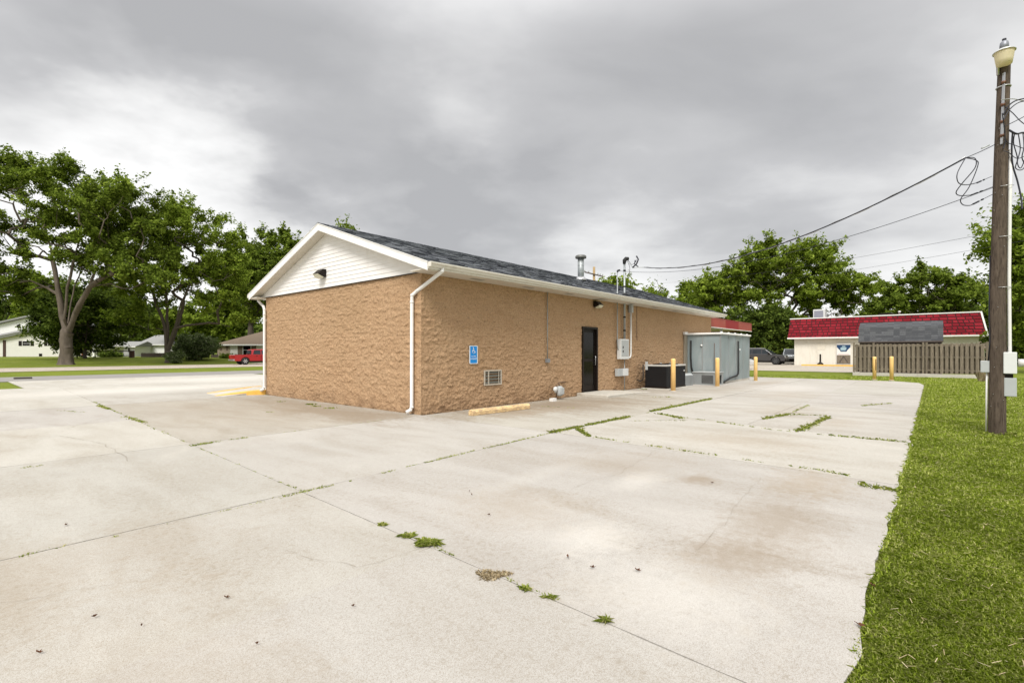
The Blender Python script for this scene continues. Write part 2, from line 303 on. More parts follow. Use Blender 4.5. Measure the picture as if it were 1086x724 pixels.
# ------------------------------------------------------------------ mesh builder
class MB:
    def __init__(s): s.v = []; s.f = []; s.sm = []
    def add(s, vs, fs, smooth=False):
        b = len(s.v); s.v += [tuple(p) for p in vs]; s.f += [tuple(i + b for i in f) for f in fs]; s.sm += [smooth] * len(fs); return s
    def box(s, x0, x1, y0, y1, z0, z1):
        return s.add([(x0, y0, z0), (x1, y0, z0), (x1, y1, z0), (x0, y1, z0), (x0, y0, z1), (x1, y0, z1), (x1, y1, z1), (x0, y1, z1)],
                     [(0, 3, 2, 1), (4, 5, 6, 7), (0, 1, 5, 4), (1, 2, 6, 5), (2, 3, 7, 6), (3, 0, 4, 7)])
    def bar(s, a, b, w, d):      # rectangular bar between two points
        a = Vector(a); b = Vector(b); t = (b - a).normalized(); up = Vector((0, 0, 1)) if abs(t.z) < .95 else Vector((1, 0, 0))
        x = t.cross(up).normalized() * w / 2; y = t.cross(x).normalized() * d / 2
        vs = [p + q for p in (a, b) for q in (-x - y, x - y, x + y, -x + y)]
        return s.add(vs, [(0, 1, 2, 3), (7, 6, 5, 4), (0, 4, 5, 1), (1, 5, 6, 2), (2, 6, 7, 3), (3, 7, 4, 0)])
    def prism(s, pts, a0, a1, ax='x', smooth=False):   # pts in the other two axes
        n = len(pts)
        def P(p, a):
            return (a, p[0], p[1]) if ax == 'x' else ((p[0], a, p[1]) if ax == 'y' else (p[0], p[1], a))
        vs = [P(p, a0) for p in pts] + [P(p, a1) for p in pts]
        ar = sum(pts[i][0] * pts[(i + 1) % n][1] - pts[(i + 1) % n][0] * pts[i][1] for i in range(n))
        flip = (ar > 0) != (a1 > a0); flip = flip if ax != 'y' else not flip
        fs = [tuple(range(n))[::-1], tuple(range(n, 2 * n))] + [(i, (i + 1) % n, n + (i + 1) % n, n + i) for i in range(n)]
        if flip: fs = [f[::-1] for f in fs]
        return s.add(vs, fs)
    def tube(s, path, r, n=8, caps=True, smooth=True):
        path = [Vector(p) for p in path]; k = len(path); rs = r if isinstance(r, (list, tuple)) else [r] * k
        t0 = (path[1] - path[0]).normalized(); up = Vector((0, 0, 1)) if abs(t0.z) < .9 else Vector((1, 0, 0))
        x = t0.cross(up).normalized(); vs = []
        for i, p in enumerate(path):
            t = (path[min(i + 1, k - 1)] - path[max(i - 1, 0)]).normalized()
            x = (x - t * x.dot(t)).normalized(); y = t.cross(x)
            for j in range(n):
                a = 2 * math.pi * j / n; vs.append(p + (x * math.cos(a) + y * math.sin(a)) * rs[i])
        fs = [(i * n + j, i * n + (j + 1) % n, (i + 1) * n + (j + 1) % n, (i + 1) * n + j) for i in range(k - 1) for j in range(n)]
        s.add(vs, fs, smooth)
        if caps: b = len(s.v) - k * n; s.f += [tuple(b + j for j in range(n))[::-1], tuple(b + (k - 1) * n + j for j in range(n))]; s.sm += [False, False]
        return s
    def lathe(s, prof, c=(0, 0, 0), n=20, smooth=True, ax='z'):   # prof (r, h)
        vs = []
        for (r, h) in prof:
            for j in range(n):
                a = 2 * math.pi * j / n; x, y = r * math.cos(a), r * math.sin(a)
                p = (x, y, h) if ax == 'z' else ((x, h, y) if ax == 'y' else (h, x, y)); vs.append((c[0] + p[0], c[1] + p[1], c[2] + p[2]))
        k = len(prof); fs = [(i * n + j, i * n + (j + 1) % n, (i + 1) * n + (j + 1) % n, (i + 1) * n + j) for i in range(k - 1) for j in range(n)]
        if ax == 'y': fs = [f[::-1] for f in fs]
        s.add(vs, fs, smooth); b = len(s.v) - k * n
        f1 = tuple(b + j for j in range(n))[::-1]; f2 = tuple(b + (k - 1) * n + j for j in range(n))
        if ax == 'y': f1, f2 = f1[::-1], f2[::-1]
        s.f += [f1, f2]; s.sm += [False, False]
        return s
    def build(s, name, mat, parent=None, loc=None, rz=0, bevel=0, seg=2):
        me = bpy.data.meshes.new(name); me.from_pydata(s.v, [], s.f); me.materials.append(mat)
        if any(s.sm): me.polygons.foreach_set('use_smooth', s.sm)
        me.update(); o = bpy.data.objects.new(name, me); COL.objects.link(o)
        if parent: o.parent = parent
        if loc is not None: o.location = loc
        o.rotation_euler.z = rz
        if bevel:
            b = o.modifiers.new('bevel', 'BEVEL'); b.width = bevel; b.segments = seg; b.limit_method = 'ANGLE'; b.angle_limit = R(40); b.harden_normals = False
        return o
def fast(name, mat, V, Fc, parent=None, loc=None, smooth=False):
    me = bpy.data.meshes.new(name); n, k = Fc.shape
    me.vertices.add(len(V)); me.vertices.foreach_set('co', V.astype(np.float32).ravel())
    me.loops.add(n * k); me.loops.foreach_set('vertex_index', Fc.astype(np.int32).ravel())
    me.polygons.add(n); me.polygons.foreach_set('loop_start', np.arange(0, n * k, k, dtype=np.int32)); me.polygons.foreach_set('loop_total', np.full(n, k, dtype=np.int32))
    if smooth: me.polygons.foreach_set('use_smooth', np.ones(n, dtype=bool))
    me.materials.append(mat); me.update(calc_edges=True); me.validate()
    o = bpy.data.objects.new(name, me); COL.objects.link(o)
    if parent: o.parent = parent
    if loc is not None: o.location = loc
    return o
def tag(o, label=None, cat=None, group=None, kind=None):
    if label: o['label'] = label
    if cat: o['category'] = cat
    if group: o['group'] = group
    if kind: o['kind'] = kind
    return o
def thing(name, label, cat, loc=(0, 0, 0), rz=0, group=None):
    o = bpy.data.objects.new(name, None); COL.objects.link(o); o.location = loc; o.rotation_euler.z = rz; o.empty_display_size = .3
    return tag(o, label, cat, group)
def copy_tree(o, parent=None):
    c = o.copy(); COL.objects.link(c); c.parent = parent
    for ch in list(o.children): copy_tree(ch, c)
    return c
def text_mesh(name, txt, size, mat, parent, loc, rot, ext=.002, align='CENTER'):
    cu = bpy.data.curves.new(name, 'FONT'); cu.body = txt; cu.size = size; cu.extrude = ext; cu.align_x = align
    t = bpy.data.objects.new(name + '_t', cu); COL.objects.link(t); bpy.context.view_layer.update()
    me = bpy.data.meshes.new_from_object(t); bpy.data.objects.remove(t)
    me.name = name; me.materials.clear(); me.materials.append(mat)
    o = bpy.data.objects.new(name, me); COL.objects.link(o); o.parent = parent; o.location = loc; o.rotation_euler = rot
    return o

# ------------------------------------------------------------------ ground
def ground():
    def ax(): 
        a = [0]; st = 4
        while a[-1] < 1600: a.append(a[-1] + st); st *= 1.06 if a[-1] > 120 else 1.0
        return np.array([-x for x in a[:0:-1]] + a)
    ua = ax(); nu = len(ua); V = []
    for v in ua:
        for u in ua:
            p = LW(u, v); V.append((p.x, p.y, terr(p.x, p.y) - .025))
    idx = np.arange(nu * nu).reshape(nu, nu)
    Fc = np.stack([idx[:-1, :-1], idx[:-1, 1:], idx[1:, 1:], idx[1:, :-1]], -1).reshape(-1, 4)
    g = fast('lawn_ground', MT['lawn'], np.array(V), Fc, smooth=True); tag(g, kind='structure')
    def sheet(name, pts, z, mat, step=None):
        o = MB().add([tuple(LW(u, v, z)) for (u, v) in pts], [tuple(range(len(pts)))]).build(name, mat); tag(o, kind='structure'); return o
    sheet('street', [(-400, 25.4), (400, 25.4), (400, 31.6), (-400, 31.6)], -.008, MT['asphalt'])
    sheet('far_road', [(-400, 42.0), (400, 42.0), (400, 54.0), (-400, 54.0)], .0, MT['road2'])
    sheet('neighbour_lot', [(34.6, -5.4), (56, -5.4), (75, -5.4), (75, 24.9), (34.6, 24.9)], .0, MT['paving'])
    sheet('driveway', [(18.5, 54.0), (24.5, 54.0), (24.5, 58), (18.5, 58)], .03, MT['road2'])
    # joint soil below the slabs
    lot = [(-30, -8.45), (20.0, -8.45), (23.2, -7.8), (23.2, 6), (23.2, 18.3), (6.3, 20.8), (6.3, 25.38), (-5.0, 25.38), (-5.0, 18.3), (-30, 18.3)]
    sheet('joint_bed', lot, -.012, MT['soil'])
    # slabs, each an island with its own tone
    ub = [-30, -21, -12.8, -4.85, 0.0, 3.4, 8.3, 13.2, 18.2, 23.5]
    vb = [-8.65, -6.1, -3.95, -.05, 4.0, 8.2, 13.0, 18.5]
    polys = []
    def cell(a, b, c, d): polys.append([(a, c), (b, c), (b, d), (a, d)])
    for i in range(len(ub) - 1):
        for j in range(len(vb) - 1):
            u0, u1, v0, v1 = ub[i], ub[i + 1], vb[j], vb[j + 1]
            if u0 >= 0 and v0 >= -.1 and v1 <= 8.3 and u1 <= 18.3: continue       # below the building
            if j == 0 and u0 > -5 and u0 < 3: v0, v1 = -8.65, -3.95
            if j == 1 and u0 > -5 and u0 < 3: continue
            if i == 3 and j == 2: v0, v1 = -3.95, -.05
            if j == 3 and i == 3: v1 = 8.2
            if j == 4 and i == 3: continue
            if u1 > 23 and j == 0: polys.append([(u0, -8.65), (20.2, -8.65), (22.6, -8.4), (23.5, -7.6), (23.5, v1), (u0, v1)]); continue
            cell(u0, u1, v0, v1)
    cell(-5.0, .4, 18.5, 25.4); cell(.4, 6.3, 18.5, 25.4); polys.append([(6.3, 18.5), (12, 18.5), (6.3, 21)])
    def skew(p):
        u, v = p
        if abs(u + 4.85) < .01: u = -4.63 + .035 * v
        elif abs(u) < .01 and v < -3.9: u = .09 * (v + 3.95)
        elif abs(u - 3.4) < .01 and v < -3.9: u = 3.72 + .18 * (v + 3.95)
        elif abs(u - 3.4) < .01: u = 3.72
        if abs(v + 3.95) < .01: v = -3.77 + .035 * min(u, 0)
        return (u, v)
    polys = [[skew(p) for p in P] for P in polys]
    V, Fs, T = [], [], []
    for pi, P in enumerate(polys):
        cu = sum(p[0] for p in P) / len(P); cv = sum(p[1] for p in P) / len(P)
        t = .96 + rnd.uniform(-.045, .045)
        col = (t, t * (1 - rnd.uniform(0, .012)), t * (1 - rnd.uniform(0, .03)))
        if -4.9 < cu < 0 and cv > 0 and cv < 8.2: col = (.86, .835, .79)
        if 0 < cu < 8.5 and -3.9 < cv < 0: col = (.88, .86, .81) if cu > 3.3 else (.93, .92, .88)
        if cv > 13: col = (1.04, 1.04, 1.02)
        out = []
        n = len(P)
        for k in range(n):
            a = Vector(P[k]); b = Vector(P[(k + 1) % n]); L_ = (b - a).length; m = max(2, int(L_ / .12))
            if (a - b).length < .01: continue
            nx = Vector(((b - a).y, -(b - a).x)).normalized()    # outward for ccw
            faint = abs(a.y + 6.1) < .02 and abs(b.y + 6.1) < .02 and cu < 0
            edge = abs(a.y + 8.65) < .02 and abs(b.y + 8.65) < .02
            far = cv > 8 or abs(cu) > 12
            for q in range(m):
                p = a.lerp(b, q / m)
                pw = Vector((p.x * 1.0, p.y * 1.0, 3.3))
                if edge: off = .05 * mnoise.noise(pw * 1.3) + .035 * mnoise.noise(pw * 5)
                else: off = -.0048 + .004 * mnoise.noise(pw * 6) + .003 * rnd.uniform(-1, 1)
                if faint: off = -.0012
                if q == 0: off = min(off, -.003)
                g_ = p + nx * off
                if q == 0 : 
                    nx0 = Vector(((a - Vector(P[k - 1])).y, -(a - Vector(P[k - 1])).x)).normalized(); g_ = a - (nx + nx0) * .004
                out.append(g_)
        z = rnd.uniform(-.002, .003); b0 = len(V); n = len(out)
        V += [tuple(LW(p.x, p.y, z)) for p in out] + [tuple(LW(p.x, p.y, -.09)) for p in out]
        Fs.append(tuple(range(b0, b0 + n))); Fs += [(b0 + n + i, b0 + n + (i + 1) % n, b0 + (i + 1) % n, b0 + i) for i in range(n)]
        T += [(*col, 1)] * (2 * n)
    me = bpy.data.meshes.new('parking_lot'); me.from_pydata(V, [], Fs); me.materials.append(MT['concrete'])
    ca = me.color_attributes.new('tint', 'FLOAT_COLOR', 'POINT'); ca.data.foreach_set('color', np.array(T, dtype=np.float32).ravel())
    o = bpy.data.objects.new('parking_lot', me); COL.objects.link(o); tag(o, kind='structure')
    # cracks that do not follow a joint
    mb = MB()
    def crack(pts, w=.006):
        P = []
        for a, b in zip(pts[:-1], pts[1:]):
            a = Vector(a); b = Vector(b); m = max(2, int((b - a).length / .07))
            for q in range(m):
                p = a.lerp(b, q / m); j = Vector((mnoise.noise(Vector((p.x * 3, p.y * 3, 1))), mnoise.noise(Vector((p.x * 3, p.y * 3, 9))))) * .05; P.append(p + j + Vector((rnd.uniform(-1, 1), rnd.uniform(-1, 1))) * .006)
        L_, R_ = [], []
        for i, p in enumerate(P):
            t = (P[min(i + 1, len(P) - 1)] - P[max(i - 1, 0)]).normalized(); nn = Vector((-t.y, t.x)); ww = w * rnd.uniform(.2, 1.0) / 2
            L_.append(p + nn * ww); R_.append(p - nn * ww)
        n = len(P); mb.add([(p.x, p.y, .0065) for p in L_ + R_], [(i, n + i, n + i + 1, i + 1) for i in range(n - 1)])
    def G(px, py): p = gp(px, py); return (p.x, p.y)
    crack([G(20, 470), G(60, 462), G(110, 470), G(140, 490)], .006); crack([G(70, 455), G(120, 440), G(200, 437)], .008)
    crack([G(667, 446.4), G(690, 445.6), G(717, 444.8), G(732, 446)], .02); crack([G(613, 455), G(620, 459), G(624, 463)], .02)
    crack([G(700, 475), G(660, 500), G(600, 520)], .003); crack([G(500, 420), G(540, 428), G(575, 431)], .006)
    crack([G(580, 430), G(640, 432), G(690, 437)], .012); crack([G(809, 445), G(836, 440), G(858, 429)], .015); crack([G(845, 458), G(879, 442.5)], .018)
    crack([G(836, 439.5), G(860, 440), G(879, 441.5)], .012); crack([G(914, 430.4), G(946, 427.7)], .012); crack([G(160, 560), G(240, 540)], .004)
    crack([G(300, 585), G(380, 602), G(470, 575)], .0025); crack([G(0, 640), G(90, 625), G(180, 610)], .002); crack([G(740, 585), G(770, 550), G(808, 505)], .002); crack([G(420, 500), G(470, 520), G(520, 515)], .002); crack([G(0, 445), G(70, 452), G(160, 447)], .004)
    o = mb.build('surface_cracks', MT['soil']); tag(o, kind='structure')
ground()

# ------------------------------------------------------------------ grass and weeds
def blades(P, h, w, lean=.5, rs=nrs):
    n = len(P); a = rs.uniform(0, 2 * math.pi, n); d = np.stack([np.cos(a), np.sin(a), np.zeros(n)], 1); s = np.stack([-np.sin(a), np.cos(a), np.zeros(n)], 1)
    ln = rs.uniform(.1, 1, n) * lean; h = h * rs.uniform(.55, 1.2, n); w = w * rs.uniform(.7, 1.3, n)
    up = np.array([0, 0, 1.0])
    m = P + d * (ln * h * .35)[:, None] + up * (h * .6)[:, None]; t = P + d * (ln * h * 1.1)[:, None] + up * (h * (1 - .35 * ln))[:, None]
    hw = (w / 2)[:, None]
    V = np.stack([P - s * hw, P + s * hw, m + s * hw * .8, t, m - s * hw * .8], 1).reshape(-1, 3)
    b = (np.arange(n) * 5)[:, None]; Fc = np.concatenate([b + np.array([[0, 1, 2, 4]]), b + np.array([[4, 2, 3, 3]])], 0)
    F2 = b + np.array([[0, 1, 2, 3, 4]]); return V, F2
def lawn_blades():
    n = 520000
    Y = np.exp(nrs.uniform(math.log(1.0), math.log(30), n)); X = nrs.uniform(.25, 1.45, n) * Y
    dx = X - C0.x; dy = Y - C0.y; u = dx * UD.x + dy * UD.y; v = dx * VD.x + dy * VD.y
    nz = np.array([mnoise.noise(Vector((a * 1.7, -8.6, 3))) for a in np.linspace(-20, 60, 900)])
    edge = -8.62 + .06 * np.interp(u, np.linspace(-20, 60, 900), nz)
    k = (v < edge) | ((u > 23.55) & (u < 34.5)) ; k &= ~((u > 29.9) & (u < 30.7) & (v < -5) & (v > -11.3)) & ~((u > 31.2) & (v < -5.2))
    X, Y = X[k], Y[k]; P = np.stack([X, Y, np.full(len(X), -.025)], 1)
    cl = np.array([mnoise.noise(Vector((x * 2.2, y * 2.2, 0))) for x, y in zip(X, Y)])
    V, Fc = blades(P, (.034 + .014 * cl) * np.clip(.9 + Y * .02, 0, 1.3), .0011 + .0009 * Y, 1.3)
    o = fast('lawn_grass', MT['blade'], V, Fc); tag(o, kind='stuff', label='mown green and straw coloured grass beside the concrete lot', cat='grass')
    n2 = 1300; Y2 = np.exp(nrs.uniform(math.log(1.0), math.log(16), n2)); X2 = nrs.uniform(.3, 1.4, n2) * Y2; v2 = (X2 - C0.x) * VD.x + (Y2 - C0.y) * VD.y; k2 = v2 < -8.72
    X2, Y2 = X2[k2], Y2[k2]; n2 = len(X2); a2 = nrs.uniform(0, math.pi, n2); L2 = nrs.uniform(.006, .030, n2) * (1 + .06 * Y2); w2 = .0006 + .0004 * Y2; c2 = np.stack([X2, Y2, nrs.uniform(.0, .024, n2)], 1)
    d2 = np.stack([np.cos(a2) * L2, np.sin(a2) * L2, nrs.uniform(-.006, .006, n2)], 1); s2 = np.stack([-np.sin(a2) * w2, np.cos(a2) * w2, 0 * w2], 1)
    V2 = np.stack([c2 - d2 - s2, c2 - d2 + s2, c2 + d2 + s2, c2 + d2 - s2], 1).reshape(-1, 3); o = fast('grass_clippings', MT['straw'], V2, (np.arange(n2) * 4)[:, None] + np.arange(4)[None]); tag(o, kind='stuff', label='dry straw clippings lying over the mown grass', cat='grass clippings')
    # straggling fringe over the slab edge
    us = nrs.uniform(-10, 22, 9000); nn = np.array([mnoise.noise(Vector((a * 2.5, 7, 3))) for a in us]); vs = -8.665 + nrs.uniform(-.02, .02, 9000) + .05 * nn
    P = np.stack([C0.x + UD.x * us + VD.x * vs, C0.y + UD.y * us + VD.y * vs, np.full(9000, -.01)], 1)
    V, Fc = blades(P, .022 + .001 * np.abs(P[:, 1]), .0025 + .0012 * np.abs(P[:, 1]), 1.5); o = fast('edge_grass', MT['blade'], V, Fc); tag(o, kind='stuff', label='ragged grass fringe leaning over the edge of the concrete', cat='grass')
lawn_blades()
def crack_weeds():
    Ps, hs, ws = [], [], []
    def run(a, b, dens, h, spread=.02, patch=.45, seed=0):
        a = gp(*a); b = gp(*b); L_ = (b - a).length; n = int(L_ * dens * 1.0)
        for i in range(n):
            t = rnd.random(); p = a.lerp(b, t)
            if mnoise.noise(Vector((t * L_ * 2.4, seed * 5.3, 1))) * .6 + mnoise.noise(Vector((t * L_ * 9, seed * 3.3, 4))) * .6 < (patch - .5) * 1.0 - .03: continue
            sp_ = spread * (.35 + .9 * abs(mnoise.noise(Vector((t * L_ * 4, seed, 7)))) * 2); u, v = rnd.gauss(0, sp_), rnd.gauss(0, sp_); Ps.append((p.x + u, p.y + v, 0.0)); hs.append(h * rnd.uniform(.35, 1.1)); ws.append(.0022 + .0008 * p.y)
    # spring growth along the joints
    run((584, 459), (668, 442), 420, .055, .035, .1, 1); run((690, 436.5), (754.5, 423), 300, .055, .04, .05, 2); run((668, 442), (690, 437), 120, .02, .03, .6, 3)
    run((450, 491), (584, 459), 130, .025, .015, .5, 4); run((326, 521.5), (450, 491), 150, .022, .014, .52, 5); run((300, 527), (345, 516), 200, .03, .02, .2, 6)
    run((0, 595), (300, 527), 60, .02, .014, .68, 7); run((20, 591), (45, 584), 200, .02, .02, .2, 8); run((60, 581), (80, 577), 200, .02, .015, .3, 8.5)
    run((203, 472), (300, 459), 110, .03, .02, .52, 9); run((203, 473), (225, 469.5), 300, .035, .025, .1, 9.5); run((300, 458.5), (434, 442), 60, .02, .015, .65, 10)
    run((97, 425), (203, 472), 55, .03, .02, .62, 11); run((104, 430), (116, 434), 300, .04, .04, 0, 12); run((134, 442), (154, 449), 160, .04, .04, .35, 12.5)
    run((203, 472), (326, 523), 70, .022, .012, .55, 13); run((445, 573), (545, 617), 160, .02, .012, .55, 14); run((545, 617), (640, 657), 70, .02, .01, .68, 14.5)
    run((326, 521), (460, 488), 90, .018, .012, .7, 33); run((110, 572), (300, 527), 60, .018, .012, .6, 34); run((460, 488), (584, 459), 120, .025, .018, .62, 35)
    run((613, 455), (625, 463), 500, .05, .05, 0, 15); run((625, 463), (794, 488.4), 130, .035, .022, .42, 16); run((667, 446.4), (732, 446), 90, .03, .02, .45, 17)
    run((699, 439), (821, 456), 100, .035, .025, .48, 18); run((699, 439), (725, 444), 260, .05, .04, .1, 18.5); run((879, 461.7), (960, 469), 180, .05, .03, .15, 19)
    run((809.6, 444.7), (836.4, 439.4), 220, .06, .04, .3, 20); run((836, 439.4), (879, 441), 110, .04, .03, .4, 21); run((845, 458), (879, 442.5), 200, .06, .05, .35, 22); run((858, 429), (836, 439), 80, .03, .03, .5, 22)
    run((910, 514), (952, 521), 330, .05, .06, .1, 23); run((866, 498), (901, 505), 160, .04, .03, .3, 24); run((794, 488.4), (866, 498), 80, .03, .02, .6, 25)
    run((914, 430.4), (946, 427.7), 90, .05, .05, .3, 26); run((690, 421), (712, 421), 60, .04, .04, .4, 27); run((820, 456), (879, 461.7), 60, .03, .02, .6, 28)
    run((60, 435), (90, 437), 60, .02, .05, .3, 29); run((20, 497), (45, 493), 160, .02, .03, .2, 30); run((575, 431), (620, 433), 50, .03, .02, .4, 31); run((283, 437), (290, 437), 120, .03, .03, .2, 32)
    for (px, py, n) in [(446, 436, 90), (297, 426, 20), (329, 429, 60), (335, 431, 30), (285, 418.5, 60), (352, 433, 40), (660, 415, 60), (683, 413, 40), (1040, 459, 60), (1075, 461, 60)]:
        c = gp(px, py)
        for i in range(n): Ps.append((c.x + rnd.gauss(0, .07), c.y + rnd.gauss(0, .05), 0)); hs.append(rnd.uniform(.02, .06)); ws.append(.012)
    P = np.array(Ps); V, Fc = blades(P, np.array(hs), np.array(ws), 1.6)
    o = fast('crack_grass', MT['weed'], V, Fc); tag(o, kind='stuff', label='low grass and weeds sprouting along the slab joints', cat='weeds')
crack_weeds()
def weed(name, label, px, py, r, n, h, mat, lw=.012, group=None, lean=1.9):
    c = gp(px, py); P = np.zeros((n, 3)); a = nrs.uniform(0, 6.283, n); q = np.sqrt(nrs.uniform(0, 1, n)) * r * (1 + .35 * np.sin(a * 3 + px)); P[:, 0] = q * np.cos(a) * 1.2; P[:, 1] = q * np.sin(a) * .75
    V, Fc = blades(P, np.full(n, h), np.full(n, lw), lean); o = fast(name, mat, V, Fc, loc=c); tag(o, label, 'weed', group); return o
weed('weed', 'bushiest bright green weed clump in the slab joint, foreground centre', 454, 577, .058, 330, .045, MT['weed'], .012)
weed('weed', 'paler green weed tuft just up the joint from the bushiest clump', 432, 569, .04, 130, .035, MT['weed'], .009)
weed('weed', 'small green tuft at the upper end of the weedy run in the joint', 405, 557, .026, 60, .03, MT['weed'], .008)
weed('dry_grass_clump', 'flat straw coloured dead grass mat on the joint', 522, 610, .085, 620, .02, MT['straw'], .005)
weed('weed', 'olive weed beside the dead grass mat', 557, 625, .022, 80, .028, MT['weed'], .008)
weed('weed', 'small bright green weed where the thin crack starts', 583, 634, .02, 50, .028, MT['weed'], .008)
weed('weed', 'spiky green weed lowest in the photo on the long joint', 642, 659, .022, 60, .032, MT['weed'], .006)
weed('dry_grass_clump', 'pale dried ornamental grass clump on the lawn left of the pole base', 1042, 404, .12, 320, .46, MT['straw'], .016, None, .45)

def leaf(label, px, py, s, mat='deadleaf'):
    s *= .72; c = gp(px, py, .006); V = []; n = 7
    for i in range(n):
        a = 2 * math.pi * i / n; V.append((math.cos(a) * s * (1 + .3 * (i % 2)), math.sin(a) * s * .6, .004 + .01 * abs(math.sin(a * 1.5)) + .006 * (i % 2)))
    mb = MB(); mb.add(V + [(0, 0, .004)], [(i, (i + 1) % n, n) for i in range(n)]); mb.tube([(s, 0, .008), (s * 1.6, .1 * s, .012)], .002, 4)
    o = mb.build('fallen_leaf', MT[mat], loc=c, rz=rnd.uniform(0, 6)); tag(o, label, 'leaf', 'dead leaves scattered on the concrete'); return o
for lb, px, py, s in [('dark curled leaf near the lower left corner of the lot', 41, 692.5, .016), ('tan leaf a little right of the dark curled leaf', 101, 654, .014), ('darkest leaf on the left half of the lot', 70, 557, .02),
                      ('upper of two dark crumbs near the middle of the lot', 498, 521, .014), ('lower of two dark crumbs near the middle of the lot', 500, 524.5, .014), ('reddish leaf right of the middle of the slab', 519, 546, .016),
                      ('brown leaf lying in the right half of the slab below the pale patch', 602, 590.5, .02), ('brown curled leaf next right of the long flat one', 628, 602, .02), ('blackish leaf on the far right of the leaf row', 676, 605, .022),
                      ('lone dark leaf above the rust coloured stain', 755, 512, .02), ('brown twig like leaf by the lower left crack', 240, 634, .016), ('small orange leaf near the bottom left of centre', 273, 683, .008),
                      ('rust brown leaf caught on the grass edge', 913, 664, .03), ('red brown leaf on the grass edge higher up', 925, 621, .02), ('small dark leaf left of the bushiest weed', 375, 643, .01), ('tiny dark leaf in the left foreground', 150, 664, .008)]:
    leaf(lb, px, py, s)

# ------------------------------------------------------------------ main building
BL, BW, WH = 19.3, 8.19, 3.29     # length, width, wall height
EV, RK = .60, .315                # eave and rake overhang
ZE, ZR = 3.42, 5.03
SL = (ZR - ZE) / (BW / 2 + EV)
def roofz(v): return ZR - abs(v - BW / 2) * SL
B = thing('store_building', 'tan split face block building with white gable and grey shingle roof', 'building', LW(0, 0), TH)
DU0, DU1 = onv(617, 400, 0)[0], onv(632.4, 400, 0)[0]; DZ0, DZ1 = .10, onv(625, 347.3, 0)[1]
VU0, VU1 = 2.04, 2.72; VZ0, VZ1 = .57, .97
RT = np.random.RandomState(5).uniform(0, 1, (4096, 5)).tolist()
def facet(x, y):
    ix, iy = math.floor(x), math.floor(y); b1 = b2 = 9.0; bq = None
    for i in (-1, 0, 1):
        for j in (-1, 0, 1):
            q = RT[((ix + i) * 73 + (iy + j) * 179 + (ix + i) * (iy + j) * 7) & 4095]; dx = x - (ix + i + .1 + .8 * q[0]); dy = y - (iy + j + .1 + .8 * q[1]); d = dx * dx + dy * dy
            if d < b1: b2 = b1; b1 = d; bq = (q, dx, dy)
            elif d < b2: b2 = d
    return bq, math.sqrt(b2) - math.sqrt(b1)
def block_h(a, z):
    row = math.floor(z / .2032); off = .2 * (row % 2); col = math.floor((a + off) / .4064)
    fz = z / .2032 - row; fa = (a + off) / .4064 - col
    p = Vector((a, z, 2.7))
    wx = a + .05 * mnoise.noise(Vector((a * 6, z * 6, 4))); wz = z + .04 * mnoise.noise(Vector((a * 6, z * 6, 8)))
    h = 0
    for (ka, kz, am) in ((5.2, 9.84, .78), (11.5, 17.0, .60)):
        (q, dx, dy), ed = facet(wx * ka, wz * kz)
        h += am * (.55 * (q[2] - .5) + 1.1 * (q[3] - .5) * dx + (1.0 * q[4] - .75) * dy - .22 * max(0, .10 - ed) / .10)
    h += .12 * mnoise.noise(Vector((a * 3.2, z * 7, col * .7))) + .16 * mnoise.noise(Vector((a * 13, z * 19, row))) + .16 * mnoise.noise(Vector((a * 27, z * 31, 0))) - .1
    g = max(0, 1 - min(fz, 1 - fz) * .2032 / .014); g2 = max(0, 1 - min(fa, 1 - fa) * .4064 / .010)
    return .036 * h - .010 * max(g, g2 * .6)
def wallgrid(name, a0, a1, step, holes, axis, patches=()):
    na = int((a1 - a0) / step) + 1; nz = int(WH / step) + 1
    A = np.linspace(a0, a1, na); Z = np.linspace(-.05, WH, nz); V = []; PT = []
    for z in Z:
        for a in A:
            e = min(a - a0, a1 - a, WH - z + .05); k = min(max(e / .02, 0), 1)
            h = .012 + block_h(a + (100 if axis == 'v' else 0), z) * k
            V.append((a, -h, z) if axis == 'u' else (-h, a, z))
            t = 0
            for (p0, p1, q0, q1, s) in patches:
                if p0 < a < p1 and q0 < z < q1: t = max(t, s * min(1, min(a - p0, p1 - a, z - q0, q1 - z) / .10 + .3 * mnoise.noise(Vector((a * 5, z * 5, 2)))))
            PT.append(t)
    idx = np.arange(na * nz).reshape(nz, na); Fc = np.stack([idx[:-1, :-1], idx[:-1, 1:], idx[1:, 1:], idx[1:, :-1]], -1)
    if axis == 'v': Fc = Fc[..., ::-1]
    keep = np.ones(Fc.shape[:2], bool)
    am = (A[:-1] + A[1:]) / 2; zm = (Z[:-1] + Z[1:]) / 2
    for (h0, h1, g0, g1) in holes: keep &= ~((am[None, :] > h0) & (am[None, :] < h1) & (zm[:, None] > g0) & (zm[:, None] < g1))
    o = fast(name, MT['block'], np.array(V), Fc[keep], parent=B)
    a_ = o.data.attributes.new('patch', 'FLOAT', 'POINT'); a_.data.foreach_set('value', np.array(PT, dtype=np.float32))
    return o
wallgrid('wall', -.012, BL, .022, [(DU0 + .01, DU1 - .01, -1, DZ1 - .01), (VU0 + .03, VU1 - .03, VZ0 + .03, VZ1 - .03)], 'u')
wallgrid('wall', -.012, BW, .024, [], 'v', [(2.15, 4.6, 1.95, 3.22, .7), (6.0, 8.1, 1.95, 3.2, .35), (4.75, 6.0, 2.05, 3.2, .35), (3.1, 3.55, .95, 1.6, .55)])
w = MB(); w.box(.02, DU0, .0, .2, -.1, WH).box(DU1, BL - .02, .0, .2, -.1, WH).box(DU0, DU1, .0, .2, DZ1, WH); w.build('wall', MT['block'], B)
MB().box(.0, .2, .2, BW - .02, -.1, WH).build('wall', MT['block'], B)
